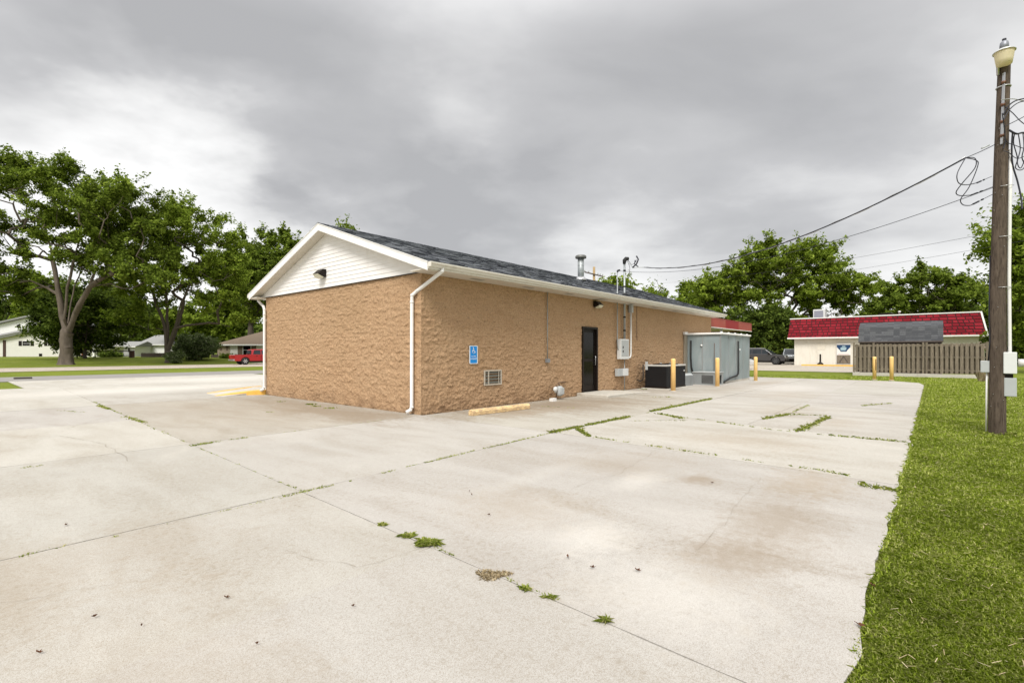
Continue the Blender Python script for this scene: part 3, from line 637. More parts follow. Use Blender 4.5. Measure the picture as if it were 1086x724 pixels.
MB().box(.2, BL, BW - .2, BW, -.1, WH).build('wall', MT['block'], B)
MB().box(BL - .2, BL, .2, BW - .2, -.1, WH).build('wall', MT['block'], B)
# lap siding in both gables
def siding(x_out, sgn):
    mb = MB(); z = WH - .01; st = .114
    while z < ZR - .24:
        z1 = z + st
        def half(zz): return (ZR - .20 - zz) / SL
        h0, h1 = half(z), max(half(z1), .02)
        c = BW / 2; xo, xi = x_out + sgn * .012, x_out
        if h0 > .05:
            mb.add([(xo, c - h0, z), (xo, c + h0, z), (xi, c + h1, z1), (xi, c - h1, z1), (x_out - sgn * .03, c - h0, z), (x_out - sgn * .03, c + h0, z)],
                   [(0, 1, 2, 3)[::-1 if sgn < 0 else 1], (4, 5, 1, 0)])
        z = z1
    return mb
vinyl = pm('vinyl_siding', (.80, .775, .75), .45, var=.06, vs=1.5, bump=.04, dirt=(.5, .46, .4), dirt_amt=.25)
siding(-.035, -1).build('siding', vinyl, B); siding(BL + .035, 1).build('siding', vinyl, B)
MB().prism([(0, WH), (BW, WH), (BW / 2, ZR - .08)], 0.0, BL, 'x').build('gable_core', MT['white'], B)
fl = MB(); fl.box(-.052, -.03, 0.02, BW - .02, WH - .03, WH - .008); fl.build('drip_shadow_trim', MT['black'], B)  # starter drip under the siding, coloured black to paint in its shadow line
# roof deck, soffits, rakes
def chev(z_off0, z_off1, v0, v1):
    c = BW / 2
    return [(v0, roofz(v0) + z_off0), (c, ZR + z_off0), (v1, roofz(v1) + z_off0), (v1, roofz(v1) + z_off1), (c, ZR + z_off1), (v0, roofz(v0) + z_off1)]
MB().prism(chev(-.052, -.018, -EV, BW + EV), -RK + .005, BL + RK - .005).build('roof_deck', MT['soffit'], B)
for (x0, x1) in ((-RK - .022, -RK + .003), (BL + RK - .003, BL + RK + .022)):
    MB().prism(chev(-.20, -.016, -EV - .01, BW + EV + .01), x0, x1).build('rake_board', MT['white'], B, bevel=.004)
    MB().prism(chev(-.016, .004, -EV - .03, BW + EV + .03), x0 - .012, x1 + .012).build('drip_edge', MT['white'], B)
for (v0, v1, s) in ((-EV + .005, -.0, -1), (BW, BW + EV - .005, 1)):
    mb = MB().box(-RK + .004, BL + RK - .004, v0, v1, WH - .035, WH - .012)
    for k in range(int(BL / .6)):
        pass
    mb.build('soffit', MT['soffit'], B)
sv = MB()
for k in range(9):
    u = 1.3 + k * 2.05; MB().box(u, u + .42, -.36, -.24, WH - .04, WH - .034).build('soffit_vent', MT['galv'], B)
for v0, v1 in ((-EV - .018, -EV + .004), (BW + EV - .004, BW + EV + .018)):
    MB().box(-RK, BL + RK, v0, v1, WH - .03, ZE - .022).build('fascia', MT['white'], B)
def gutter(sgn, vo):
    pr = [(0, 0), (0, -.105), (.075, -.105), (.09, -.06), (.118, -.03), (.118, 0), (.108, -.002), (.108, -.026), (.083, -.055), (.07, -.095), (.008, -.095), (.008, 0)]
    pts = [(vo + sgn * a, ZE - .02 + z) for a, z in pr]
    return MB().prism(pts, -RK - .01, BL + RK + .01).box(-RK - .014, -RK - .008, *(sorted((vo, vo + sgn * .115))), ZE - .125, ZE - .02)
gutter(-1, -EV - .02).build('gutter', MT['gutter'], B); gutter(1, BW + EV + .02).build('gutter', MT['gutter'], B)
def shingles():
    ex = .145; n = int((BW / 2 + EV) / math.cos(math.atan(SL)) / ex) + 1
    cs = 1 / math.sqrt(1 + SL * SL); sn = SL * cs
    for side in (-1, 1):
        mb = MB()
        for i in range(n):
            d0 = i * ex - .02; d1 = d0 + ex + .03
            u = -RK - .03 - rnd.uniform(0, .2); ue = BL + RK + .03
            while u < ue:
                w_ = rnd.uniform(.16, .48); a = max(u, -RK - .03); b = min(u + w_, ue); th = .012 + (.012 if rnd.random() < .5 else 0)
                if b - a > .02:
                    def P(uu, d, t):
                        v = -EV - .02 + d * cs; z = roofz(-EV) - .02 * SL + d * sn
                        if side > 0: v = BW - v
                        nv = -sn if side < 0 else sn
                        return (uu, v + nv * t, z + cs * t)
                    dd1 = min(d1, (BW / 2 + EV + .02) / cs)
                    vs = [P(a, d0, th), P(b, d0, th), P(b, dd1, .002), P(a, dd1, .002), P(a, d0, -.004), P(b, d0, -.004)]
                    f = [(0, 1, 2, 3), (4, 5, 1, 0)]
                    if side > 0: f = [q[::-1] for q in f]
                    mb.add(vs, f)
                u += w_
        mb.build('roof', MT['shingle'], B)
    rc = MB(); u = -RK - .03
    while u < BL + RK: 
        c = BW / 2
        for s in (-1, 1): rc.add([(u, c, ZR + .026), (u + .2, c, ZR + .018), (u + .2, c + s * .15, roofz(c + s * .15) + .014), (u, c + s * .15, roofz(c + s * .15) + .022)], [(0, 1, 2, 3)[::-s]])
        u += .145
    rc.build('ridge_cap', MT['shingle'], B)
shingles()
for (x0, x1) in ((-RK + .004, .02), (BL - .02, BL + RK - .004)):
    MB().prism(chev(-.192, -.172, -EV + .02, BW + EV - .02), x0, x1).build('rake_soffit', MT['soffit'], B)
# downspouts
def spout(path, name='downspout'):
    mb = MB(); mb.tube(path, .042, 12)
    for p in path[1:-1]: mb.lathe([(.047, -.02), (.047, .02)], p, 12)
    return mb.build(name, MT['white'], B)
spout([(.06, -EV - .06, ZE - .11), (.05, -EV - .05, ZE - .19), (-.02, .12, 2.86), (-.075, .24, 2.76), (-.08, .245, 2.6), (-.08, .25, .17), (-.11, .27, .10), (-.20, .30, .055)])
v_l = BW - .02
spout([(.02, BW + EV + .06, ZE - .11), (.0, BW + EV + .03, ZE - .22), (-.06, v_l + .10, 2.98), (-.075, v_l, 2.86), (-.08, v_l - .01, 2.7), (-.08, v_l - .01, .26), (-.10, v_l + .02, .19), (-.16, v_l + .10, .15)])
# door
D = thing('tmp', '', '', (0, 0, 0)); bpy.data.objects.remove(D)
def door():
    d = MB(); d.box(DU0 + .05, DU1 - .05, .03, .07, DZ0 + .02, DZ1 - .05)
    dr = d.build('door', MT['black'], B, bevel=.004)
    f = MB(); f.box(DU0 - .02, DU0 + .05, -.058, .11, DZ0, DZ1 + .02).box(DU1 - .05, DU1 + .02, -.058, .11, DZ0, DZ1 + .02).box(DU0 + .05, DU1 - .05, -.058, .11, DZ1 - .05, DZ1 + .02).box(DU0 + .05, DU1 - .05, -.02, .11, DZ0 - .05, DZ0 + .02)
    f.build('door_frame', MT['black'], dr)
    g = MB(); g.box(DU0 + .13, DU1 - .13, .020, .028, DZ0 + .22, DZ0 + 1.02).box(DU0 + .13, DU1 - .13, .020, .028, DZ0 + 1.12, DZ1 - .17); g.build('pane', MT['glass'], dr)
    h = MB(); h.tube([(DU1 - .10, .03, DZ0 + .9), (DU1 - .10, -.03, DZ0 + .9), (DU1 - .10, -.03, DZ0 + 1.2), (DU1 - .10, .03, DZ0 + 1.2)], .009, 8); h.build('handle', MT['steel'], dr)
    MB().box(DU0 - .1, DU1 + .1, .2, .22, 0, DZ1 + .1).build('door_backing', MT['black'], B)
door()
# louvred vent
vt = MB().box(VU0, VU1, -.045, -.02, VZ0, VZ0 + .035).box(VU0, VU1, -.045, -.02, VZ1 - .035, VZ1).box(VU0, VU0 + .035, -.045, -.02, VZ0 + .035, VZ1 - .035).box(VU1 - .035, VU1, -.045, -.02, VZ0 + .035, VZ1 - .035).box(VU0 + .15, VU0 + .18, -.045, -.02, VZ0 + .035, VZ1 - .035).box(VU1 - .12, VU1 - .105, -.04, -.02, VZ0 + .035, VZ1 - .035)
vo = vt.build('wall_vent', pm('vent_frame', (.50, .45, .37), .5), B)
ls = MB()
for k in range(4):
    z = VZ0 + .055 + k * .085; ls.add([(VU0 + .03, -.038, z), (VU1 - .03, -.038, z), (VU1 - .03, -.005, z + .045), (VU0 + .03, -.005, z + .045)], [(0, 1, 2, 3)])
ls.build('louvre', pm('louvre_dull', (.12, .12, .10), .6), vo); MB().box(VU0 + .03, VU1 - .03, .0, .01, VZ0 + .03, VZ1 - .03).build('vent_backing', MT['black'], vo)
# flue
def ray_roof(px, py):
    dw = Vector(((px - CX) / F, 1.0, (HZ - py) / F)); o_ = Vector((0, 0, H))
    best = None
    for k in range(1000, 4500):
        p = o_ + dw * (k * .01); u, v = WL(p.x, p.y)
        if -EV < v < BW / 2 and p.z <= roofz(v): return u, v, p.z
fu, fv, fz = ray_roof(616, 297.2); Yf = LW(fu, fv).y
ft = zat(274, Yf); rr = 3.35 / F * Yf * .97
fl = MB().tube([(fu, fv, fz - .1), (fu, fv, ft + .02)], rr, 20)
for q in (.33, .66): fl.lathe([(rr * 1.03, 0), (rr * 1.03, .02)], (fu, fv, fz + (ft - fz) * q), 20)
flue = fl.build('flue', MT['galv'], B)
MB().lathe([(rr * 1.75, ft), (rr * 1.8, ft + .02), (rr * 1.8, ft + .09), (rr * 1.45, ft + .13), (.02, ft + .15)], (fu, fv, 0), 20).build('flue_cap', pm('flue_cap_metal', (.16, .16, .15), .5, .5), flue)
MB().lathe([(rr * 2.0, -.02), (rr * 1.7, .06), (rr * 1.05, .16)], (fu, fv, fz + .0), 20).build('flashing', MT['steel'], flue)

# wall pack lamps
def wallpack(label, loc, rz, s=1.0):
    t = thing('wall_lamp', label, 'lamp', loc, rz, 'wall pack lamps on the tan building')   # local -y = outward
    MB().prism([(0, -.10 * s), (0, .12 * s), (-.10 * s, .12 * s), (-.25 * s, -.02 * s), (-.06 * s, -.10 * s)], -.16 * s, .16 * s, 'x').build('housing', MT['black'], t, bevel=.012)
    lens = pm('lamp_lens', (.62, .60, .46), .25, var=.1)
    MB().add([(-.14 * s, -.252 * s, -.028 * s), (.14 * s, -.252 * s, -.028 * s), (.14 * s, -.07 * s, -.108 * s), (-.14 * s, -.07 * s, -.108 * s), (-.12 * s, -.20 * s, -.115 * s), (.12 * s, -.20 * s, -.115 * s), (.12 * s, -.09 * s, -.14 * s), (-.12 * s, -.09 * s, -.14 * s)],
             [(0, 1, 5, 4), (1, 2, 6, 5), (2, 3, 7, 6), (3, 0, 4, 7), (4, 5, 6, 7)]).build('lens', lens, t)
    return t
gv, gz = onu(343, 290.5, -.05)
wallpack('black wedge wall lamp on the white gable siding', LW(-.045, gv, gz), TH - math.pi / 2, 1.0)
wu, wz = onv(632, 323, -.04)
wallpack('black wedge wall lamp above the dark door under the eave', LW(wu, -.025, wz), TH, .95)

# accessible sign
def hsign():
    u0, u1 = 1.50, 1.80; z0, z1 = 1.145, 1.61
    t = thing('accessibility_sign', 'blue wheelchair symbol sign with white border on the tan block wall', 'sign', LW((u0 + u1) / 2, -.035, (z0 + z1) / 2), TH)
    w_, h_ = (u1 - u0) / 2, (z1 - z0) / 2
    def rr_(w2, h2, r): 
        pts = []
        for cx, cz, a0 in ((w2 - r, h2 - r, 0), (-w2 + r, h2 - r, 90), (-w2 + r, -h2 + r, 180), (w2 - r, -h2 + r, 270)):
            for k in range(5): a = R(a0 + k * 22.5); pts.append((cx + r * math.cos(a), cz + r * math.sin(a)))
        return pts
    wm = pm('sign_white', (.74, .78, .80), .4, var=.05); bm = pm('sign_blue', (.004, .24, .66), .4, var=.05)
    MB().prism(rr_(w_, h_, .03), -.003, .003, 'y').build('plate', wm, t)
    MB().prism(rr_(w_ - .028, h_ - .018, .02), -.0055, -.0035, 'y').build('face', bm, t)
    ic = MB(); y = -.008
    ic.lathe([(.016, -.001), (.016, .001)], (-.012, y, .175), 14, ax='y')
    ic.bar((-.012, y, .155), (-.006, y, .095), .004, .016); ic.bar((-.01, y, .135), (.03, y, .132), .004, .010)
    ic.bar((-.008, y, .096), (.035, y, .094), .004, .014); ic.bar((.033, y, .097), (.05, y, .050), .004, .014); ic.bar((.047, y, .052), (.064, y, .058), .004, .012)
    ring = [(-.004 + .047 * math.cos(a), y, .082 + .047 * math.sin(a)) for a in [R(k) for k in range(115, 360 + 5, 14)]]
    ic.tube(ring, .006, 6); ic.build('wheelchair_symbol', wm, t)
    text_mesh('lettering', 'ACCESS', .046, wm, t, (0, -.0065, -.055), (R(90), 0, 0), .001)
    text_mesh('lettering', 'RAMP', .062, wm, t, (.03, -.0065, -.125), (R(90), 0, 0), .001)
    a = MB(); a.bar((-.105, -.0075, -.105), (-.065, -.0075, -.105), .003, .010); a.prism([(-.115, -.105), (-.09, -.085), (-.09, -.125)], -.009, -.0065, 'y'); a.build('arrow', wm, t)
hsign()

# parking block
pb = thing('parking_block', 'chipped pale yellow wheel stop lying along the building wall', 'parking block', LW(.66, -.86), TH + R(-3.5))
prof = [(0, 0), (.15, 0), (.15, .085), (.12, .135), (.03, .135), (0, .085)]
def m_chip():
    m, nt, b = mk('chipped_yellow'); o = OC(nt); n = NZ(nt, o, 11, 8, .75, .4, (.6, 1, 1.6)); n2 = NZ(nt, o, 60, 3)
    c = MIX(nt, RAMP(nt, n, [(.47, 0.0), (.54, 1.0)]), (.70, .50, .24), (.47, .33, .19)); c = MIX(nt, RAMP(nt, n, [(.40, .4), (.46, 0.0)]), c, (.74, .62, .44)); nt.links.new(c, b.inputs['Base Color']); b.inputs['Roughness'].default_value = .8
    BUMP(nt, b, n, .7, .01); return m
MB().prism([(-a, z) for a, z in prof], 0, 1.95).build('block', m_chip(), pb, bevel=.012)
br = MB()
for x in (.35, 1.6): MB().lathe([(.014, .135), (.016, .142), (.01, .145)], (x, -.075, 0), 10).build('anchor_pin', MT['steel'], pb)

# door pad
mb = MB(); a, b_, c_ = 6.42, 8.15, 9.6
mb.add([(a, -.03, -.02), (a, -1.18, -.02), (c_, -1.18, -.02), (c_, -.03, -.02), (a, -.03, DZ0), (a, -1.18, DZ0 * .75), (b_, -1.18, DZ0 * .6), (b_, -.03, DZ0 * .95), (c_, -1.18, .004), (c_, -.03, .004)],
       [(0, 4, 5, 1), (4, 7, 6, 5), (7, 9, 8, 6), (1, 5, 6, 8, 2), (3, 2, 8, 9), (0, 3, 9, 7, 4), (0, 1, 2, 3)])
o = mb.build('door_step', MT['pad'], None, LW(0, 0), TH, bevel=.012); tag(o, 'low concrete step sloping down at one side in front of the dark door', 'step')

# front walk with yellow ramped curbs at the far gable corner
fw = MB().box(.35, BL, BW + .02, BW + 2.1, -.05, .15); o = fw.build('sidewalk', MT['pad'], None, LW(0, 0), TH, bevel=.01); tag(o, kind='structure')
def ramp_curb(label, p, q, h, w=.24):
    a = LW(*p); b = LW(*q); d = b - a; L_ = d.length; rz = math.atan2(d.y, d.x)
    o = MB().prism([(0, -.03), (0, .006), (L_ * .3, h * .45), (L_ * .75, h * .9), (L_, h), (L_, -.03)], -w / 2, w / 2, 'y').build('ramp_curb', MT['yellow'], None, a, rz, bevel=.02); tag(o, label, 'curb')
ramp_curb('yellow painted curb rising to the gable corner by the downspout', (-1.25, 9.15), (.06, 8.33), .17)
ramp_curb('thinner yellow curb edge just behind the one at the downspout', (-1.1, 10.35), (.75, 10.45), .16, .16)
o = MB().prism([(-1.2, -.02), (-1.2, .004), (.34, .14), (.34, -.02)], BW + .35, BW + 2.0, 'y').build('walk_ramp', MT['pad'], None, LW(0, 0), TH); tag(o, kind='structure')

# ------------------------------------------------------------------ wall services
def rough_pipe(mb, pts, r, n=8): return mb.tube(pts, r, n)
cu_, _ = onv(580.6, 350, -.06)
t = thing('wall_conduit', 'thin grey conduit running down to a small junction box on the block wall', 'conduit', LW(cu_, -.06), TH)
_, zb = onv(581, 382, -.06)
MB().tube([(0, 0, WH - .03), (0, 0, zb)], .014, 8).build('pipe', MT['galv'], t)
jb = MB().box(-.06, .07, -.055, .04, zb - .07, zb + .05).build('junction_box', pm('dull_grey_box', (.22, .23, .24), .5), t, bevel=.006)

mu, _ = onv(661.8, 350, -.09)
YM = LW(mu, -.09).y
t = thing('service_mast', 'galvanised electric service mast rising from the grey meter box through the eave', 'service mast', LW(mu, -.11), TH)
ztop = zat(279, YM)
MB().tube([(0, 0, 1.9), (0, 0, ztop)], .038, 12).build('mast_pipe', MT['galv'], t)
cl = MB()
for z in (2.25, 2.75, 3.9, 4.5): MB().lathe([(.048, -.025), (.05, 0), (.048, .025)], (0, 0, z), 12).build('clamp', MT['black'], t)
MB().tube([(-.02, 0, ztop - .03), (0, 0, ztop + .10), (.04, -.04, ztop + .16), (.12, -.10, ztop + .17)], [.055, .075, .08, .06], 12).build('weatherhead', MT['rubber'], t)
Yd = YS_ = LW(mu, -.11).y
def MP(px, py, dy=0):
    w_ = Vector(((px - CX) / F * (Yd + dy), Yd + dy, zat(py, Yd + dy))); d_ = Vector((w_.x, w_.y)) - Vector(LW(mu, -.11).xy); return (d_.dot(UD), d_.dot(VD), w_.z)
for i_, P_ in enumerate([[(665, 277), (668, 280), (671, 284), (676, 283.5), (683, 283.5)], [(666, 276), (670, 281), (673, 279), (675, 275.5), (674, 278)], [(666, 277), (668, 284), (667.5, 291)], [(675, 271.5), (677, 275), (675, 280), (671, 283.5)], [(673.5, 276), (673, 280), (677, 283)]]):
    MB().tube([MP(x_, y_, -.05 * k_) for k_, (x_, y_) in enumerate(P_)], (.014, .010, .009, .028, .02)[i_], 6).build('drip_wire', MT['cable'] if i_ else MT['greybox'], t)
MB().lathe([(.16, 0), (.13, .02), (.05, .07)], (0, 0, roofz(-.11) + .0), 16).build('roof_boot', MT['rubber'], t)
bx0, zt = onv(658.2, 359.3, -.2); bx1, zb = onv(666.8, 380.6, -.2); bx0 -= mu; bx1 -= mu
mbx = MB().box(bx0, bx1, -.10, .06, zb, zt).build('meter_box', MT['litebox'], t, bevel=.008)
MB().box(bx0 + .05, bx1 - .05, -.112, -.10, zb + .12, zt - .05).build('panel_door', MT['greybox'], mbx, bevel=.004)
for q in (.4, .25): MB().box(bx0 + .12, bx0 + .18, -.12, -.112, zb + q, zb + q + .08).build('breaker', MT['black'], mbx)
px1, _ = onv(669.3, 350, -.12); px1 -= mu; zc0 = zat(331.5, YM + .4); zc1 = zat(323, YM + .4)
pv = MB().tube([(px1, .0, zc0 + .02), (px1, 0, zb + .25), (px1 - .02, 0, zb + .12), (px1 - .09, 0, zb + .05), (bx1 - .02, 0, zb + .04)], .034, 10); pv.build('pvc_conduit', MT['pvc'], t)
MB().box(px1 - .07, px1 + .08, -.07, .06, zc0, WH - .04).build('junction_box', MT['greybox'], t, bevel=.006)
tx, _ = onv(654.2, 300, -.09); tx -= mu
cnd = MB().tube([(tx, 0, zat(288, YM - .5)), (tx, 0, 1.75), (tx + .02, 0, 1.62), (tx + .09, 0, 1.52), (tx + .17, 0, 1.5)], .02, 8); cnd.build('small_conduit', MT['galv'], t)
MB().tube([(tx, 0, zat(288, YM - .5)), (tx + .02, -.02, zat(286.5, YM - .5)), (tx + .09, -.05, zat(286, YM - .5))], .035, 8).build('small_weatherhead', MT['rubber'], t)
lw = MB().tube([(0, .0, zb), (0, 0, .0)], .016, 8)
lw.build('ground_conduit', MT['galv'], t)
q0, zz1 = onv(654, 391, -.12); q1, zz0 = onv(665, 398, -.12); q0 -= mu; q1 -= mu; qm = (q0 + q1) / 2
MB().box(q0, qm - .02, -.06, .06, zz0, zz1).build('disconnect_box', MT['greybox'], t, bevel=.005); MB().box(qm + .0, q1, -.07, .06, zz0, zz1).build('disconnect_box', MT['litebox'], t, bevel=.005)
ex, _ = onv(675.6, 330, -.05); ex -= mu
MB().tube([(ex, .07, WH - .04), (ex, .07, 2.2), (ex + .03, .07, 1.9)], .008, 6).build('cable', MT['cable'], t)

# gas meter
g0, _ = onv(593.5, 415, -.25)
t = thing('gas_meter', 'small grey gas meter with pipes at the foot of the block wall', 'gas meter', LW(g0, -.25), TH)
gm = MB(); gm.lathe([(.05, .10), (.10, .13), (.115, .2), (.115, .30), (.10, .38), (.06, .41)], (0, 0, 0), 16).box(-.085, .085, -.12, -.09, .16, .36); gm.build('meter_body', MT['greybox'], t, bevel=.01)
MB().box(-.05, .05, -.105, .06, .26, .30).build('index_band', pm('meter_band', (.2, .22, .25), .4), t)
MB().tube([(-.10, .05, -.02), (-.10, .05, .45), (-.05, .0, .47), (0, 0, .42)], .018, 8).tube([(.0, .0, .42), (.03, .05, .47), (.07, .10, .50), (.35, .17, .50), (.6, .2, .49)], .016, 8).build('pipe', pm('rusty_pipe', (.17, .11, .07), .8, var=.4, vs=20), t)
rg = MB(); rg.lathe([(.02, .0), (.075, .02), (.085, .05), (.075, .08), (.02, .1)], (-.22, -.05, .32), 14, ax='y'); rg.tube([(-.30, 0, .32), (-.08, 0, .32)], .025, 8); rg.tube([(-.22, 0, .32), (-.22, 0, .22)], .03, 8); rg.build('regulator', MT['litebox'], t)
w0, _ = onv(586.5, 422, -.42)
o = MB().box(-.10, .10, -.06, .06, 0, .085).box(-.085, .085, -.045, .045, .085, .09).build('concrete_block', MT['white'], None, LW(w0, -.42), TH, bevel=.012); tag(o, 'small white brick lying on the ground beside the gas meter', 'brick')

# condenser
t = thing('condenser_unit', 'black finned air conditioning condenser with pale rim behind a yellow bollard', 'condenser', LW(10.75, -1.25), TH)
cw, cd, ch = 1.85, .9, .90
MB().box(0.02, cw - .02, .02, cd - .02, .06, ch - .06).build('coil', MT['black'], t)
fn = MB()
for k in range(44): x = .03 + k * (cw - .06) / 43; fn.box(x - .006, x + .006, 0.0, .02, .08, ch - .07)
for k in range(22): y = .03 + k * (cd - .06) / 21; fn.box(0.0, .02, y - .006, y + .006, .08, ch - .07)
fn.build('fins', pm('black_fins', (.03, .032, .036), .35, .3), t)
MB().box(-.01, cw + .01, -.01, cd + .01, ch - .06, ch).build('top_rim', pm('condenser_rim', (.5, .49, .46), .5), t, bevel=.01)
MB().box(-.01, cw + .01, -.01, cd + .01, .0, .06).build('base', MT['black'], t, bevel=.01)
for k in (.46, 1.39):
    tp = MB(); tp.lathe([(.30, ch), (.32, ch + .02), (.06, ch + .045)], (k, cd / 2, 0), 20); f = tp.build('fan_guard', MT['black'], t)
    MB().lathe([(.05, ch + .045), (.05, ch + .07)], (k, cd / 2, 0), 12).build('fan_motor', MT['greybox'], f)
MB().box(-.04, -.01, cd - .14, cd - .04, .70, 1.02).build('control_box', MT['greybox'], t, bevel=.004)
MB().tube([(-.03, cd + .05, .9), (-.03, cd + .05, .35), (-.05, cd + .15, .25), (-.05, cd + .3, .3)], .022, 8).build('refrigerant_line', MT['rubber'], t)
MB().box(cw - .2, cw - .12, -.004, .0, .62, .68).build('maker_plate', MT['litebox'], t)
o = MB().box(-.1, cw + .15, -.12, cd + .1, -.02, .05).build('equipment_pad', MT['pad'], None, LW(10.75, -1.25, 0), TH, bevel=.01); tag(o, 'thin concrete pad under the black condenser', 'pad'); t.location.z = .05

# walk-in cooler
cu0, cu1, cv0, ch = 15.85, 20.35, -1.60, 2.30
t = thing('walk_in_cooler', 'dull galvanised walk in cooler box with white roof edge standing against the wall', 'cooler', LW(cu0, cv0), TH)
cl_, cw_ = cu1 - cu0, -cv0 - .04
MB().box(-.0, cl_, -.0, cw_, -.02, .10).build('base', MT['pad'], t, bevel=.01)
def dent(name, a, b, axis, fixed, mat):
    na, nz = 40, 40; V = []
    for i in range(nz + 1):
        for j in range(na + 1):
            aa = a + (b - a) * j / na; z = .10 + (ch - .16) * i / nz; e = min(j, na - j, i, nz - i) / 6; e = min(e, 1)
            h = .05 * mnoise.noise(Vector((aa * 1.3 + fixed, z * 1.1, 5))) * e
            V.append((aa, fixed - h, z) if axis == 'x' else (fixed - h, aa, z))
    idx = np.arange((na + 1) * (nz + 1)).reshape(nz + 1, na + 1); Fc = np.stack([idx[:-1, :-1], idx[:-1, 1:], idx[1:, 1:], idx[1:, :-1]], -1).reshape(-1, 4)
    if axis == 'y': Fc = Fc[:, ::-1]
    return fast(name, mat, np.array(V), Fc, parent=t, smooth=True)
MB().box(.03, cl_ - .03, .03, cw_, .10, ch - .06).build('core', MT['cooler'], t)
n_p = 4
for k in range(n_p):
    a = cl_ * k / n_p + .004; b = cl_ * (k + 1) / n_p - .004; dent('panel', a, b, 'x', .0, MT['cooler'])
dent('panel', .003, cw_ * .52 - .003, 'y', .0, MT['cooler']); dent('panel', cw_ * .52 + .003, cw_ - .002, 'y', .0, MT['cooler'])
st = MB()
for k in range(0, n_p + 1):
    x = cl_ * k / n_p; st.box(x - .028, x + .028, -.016, .0, .12, ch - .05)
st.box(-.016, 0, -.016, .05, .12, ch - .05); st.box(-.014, 0, cw_ * .52 - .02, cw_ * .52 + .02, .12, ch - .05)
st.build('seam_strip', MT['galv'], t)
MB().box(-.09, cl_ + .05, -.09, cw_ + .02, ch - .055, ch + .03).build('roof_cap', MT['white'], t, bevel=.015)
nb = MB()
for k in range(5): MB().lathe([(.05, ch + .03), (.05, ch + .05), (.02, ch + .065)], (.1 + k * 1.0, .0, 0), 10).build('roof_knob', MT['white'], t)
MB().box(-.42, -.09, cw_ - .10, cw_ + .01, ch - .05, ch + .08).build('wall_flashing', MT['white'], t, bevel=.004)
MB().box(-.36, -.02, cw_ - .05, cw_ + .01, .0, ch - .05).build('side_trim', pm('trim_brown', (.30, .26, .2), .6), t)
# black insulated lines
hz = onv(783, 362, cv0 - .05); lx = hz[0] - cu0
MB().tube([(lx, -.05, 1.98), (lx, -.06, .55), (lx - .05, -.06, .38), (lx - .25, -.06, .30), (lx * .45, -.07, .22), (.35, -.07, .10), (.16, -.07, .06)], .04, 10).build('insulated_line', MT['rubber'], t)
MB().tube([(-.05, cw_ * .86, 1.98), (-.06, cw_ * .86, 1.2), (-.06, cw_ * .84, .75), (-.08, cw_ * .80, .5)], .04, 10).build('insulated_line', MT['rubber'], t)
MB().tube([(-.04, cw_ * .17, 1.85), (-.045, cw_ * .18, .6)], .014, 8).build('drain_line', pm('brown_pipe', (.12, .08, .06), .6), t)
MB().lathe([(.0, -.05), (.045, -.045), (.05, 0)], (0, 0, 0), 12, ax='x').build('relief_port', MT['litebox'], t, (0, cw_ * .55, 1.75))
MB().lathe([(.0, -.05), (.045, -.045), (.05, 0)], (0, 0, 0), 12, ax='y').build('relief_port', MT['litebox'], t, (lx + .35, 0, 1.55))
# small grey compressor box before it
uu0, uu1 = 14.75, 15.72
t = thing('compressor_cabinet', 'low grey sheet metal cabinet with a dark grille opening in front of the cooler', 'cabinet', LW(uu0, -1.75), TH)
bw_, bd_, bh_ = uu1 - uu0, 1.02, .53
MB().box(0, .03, 0, bd_, 0, bh_).box(bw_ - .03, bw_, 0, bd_, 0, bh_).box(.03, bw_ - .03, bd_ - .03, bd_, 0, bh_).box(0.03, .25, 0, .03, 0, bh_).box(bw_ - .2, bw_ - .03, 0, .03, 0, bh_).box(.25, bw_ - .2, 0, .03, bh_ - .1, bh_).box(.03, bw_ - .03, .03, bd_ - .03, 0, .04).build('casing', MT['galv'], t)
MB().box(-.03, bw_ + .03, -.03, bd_ + .02, bh_, bh_ + .03).build('lid', MT['greybox'], t, bevel=.005)
MB().box(-.006, .0, .12, .62, .06, .42).build('grille', MT['black'], t)
gg = MB()
for k in range(7): gg.box(-.012, -.006, .12, .62, .08 + k * .05, .09 + k * .05)
gg.build('grille_bar', MT['greybox'], t)
MB().lathe([(.12, .04), (.14, .1), (.14, .28), (.1, .34)], (bw_ * .5, .3, 0), 14).build('compressor', MT['black'], t)
o = thing('duct_box', 'small grey duct box between the black condenser and the low grey cabinet', 'duct', LW(13.3, -.95), TH)
MB().box(0, .95, 0, .6, .0, .44).build('casing', MT['galv'], o, bevel=.008); MB().prism([(0, .44), (.6, .44), (.55, .50), (.1, .52)], 0, .95).build('cover', MT['greybox'], o)

# bollards
def bollard(label, px, py, h=1.2, r=.085, slot=False):
    t = thing('bollard', label, 'bollard', gp(px, py), 0, 'yellow bollards around the lot')
    MB().lathe([(r, -.02), (r, h - .06), (r * .97, h - .03), (r * .75, h - .008), (r * .3, h)], (0, 0, 0), 22).build('sleeve', MT['bollard'], t)
    MB().lathe([(r + .03, -.01), (r + .028, .012), (r, .02)], (0, 0, 0), 22).build('collar', MT['pad'], t)
    if slot: MB().box(-.02, .02, -r - .006, -r + .01, .5, 1.08).build('dark_strip', pm('strip_dark', (.12, .06, .03), .7), t)
bollard('yellow bollard in front of the black condenser', 714, 414.6); bollard('yellow bollard at the near corner of the grey cooler', 760.8, 409.9)
bollard('yellow bollard standing alone right of the grey cooler', 801.4, 404.0)
bollard('yellow bollard with a dark vertical strip before the wooden fence', 927.4, 402.6, 1.2, .085, True); bollard('plain yellow bollard before the wooden fence, right of the striped one', 945.6, 403.4, 1.22)

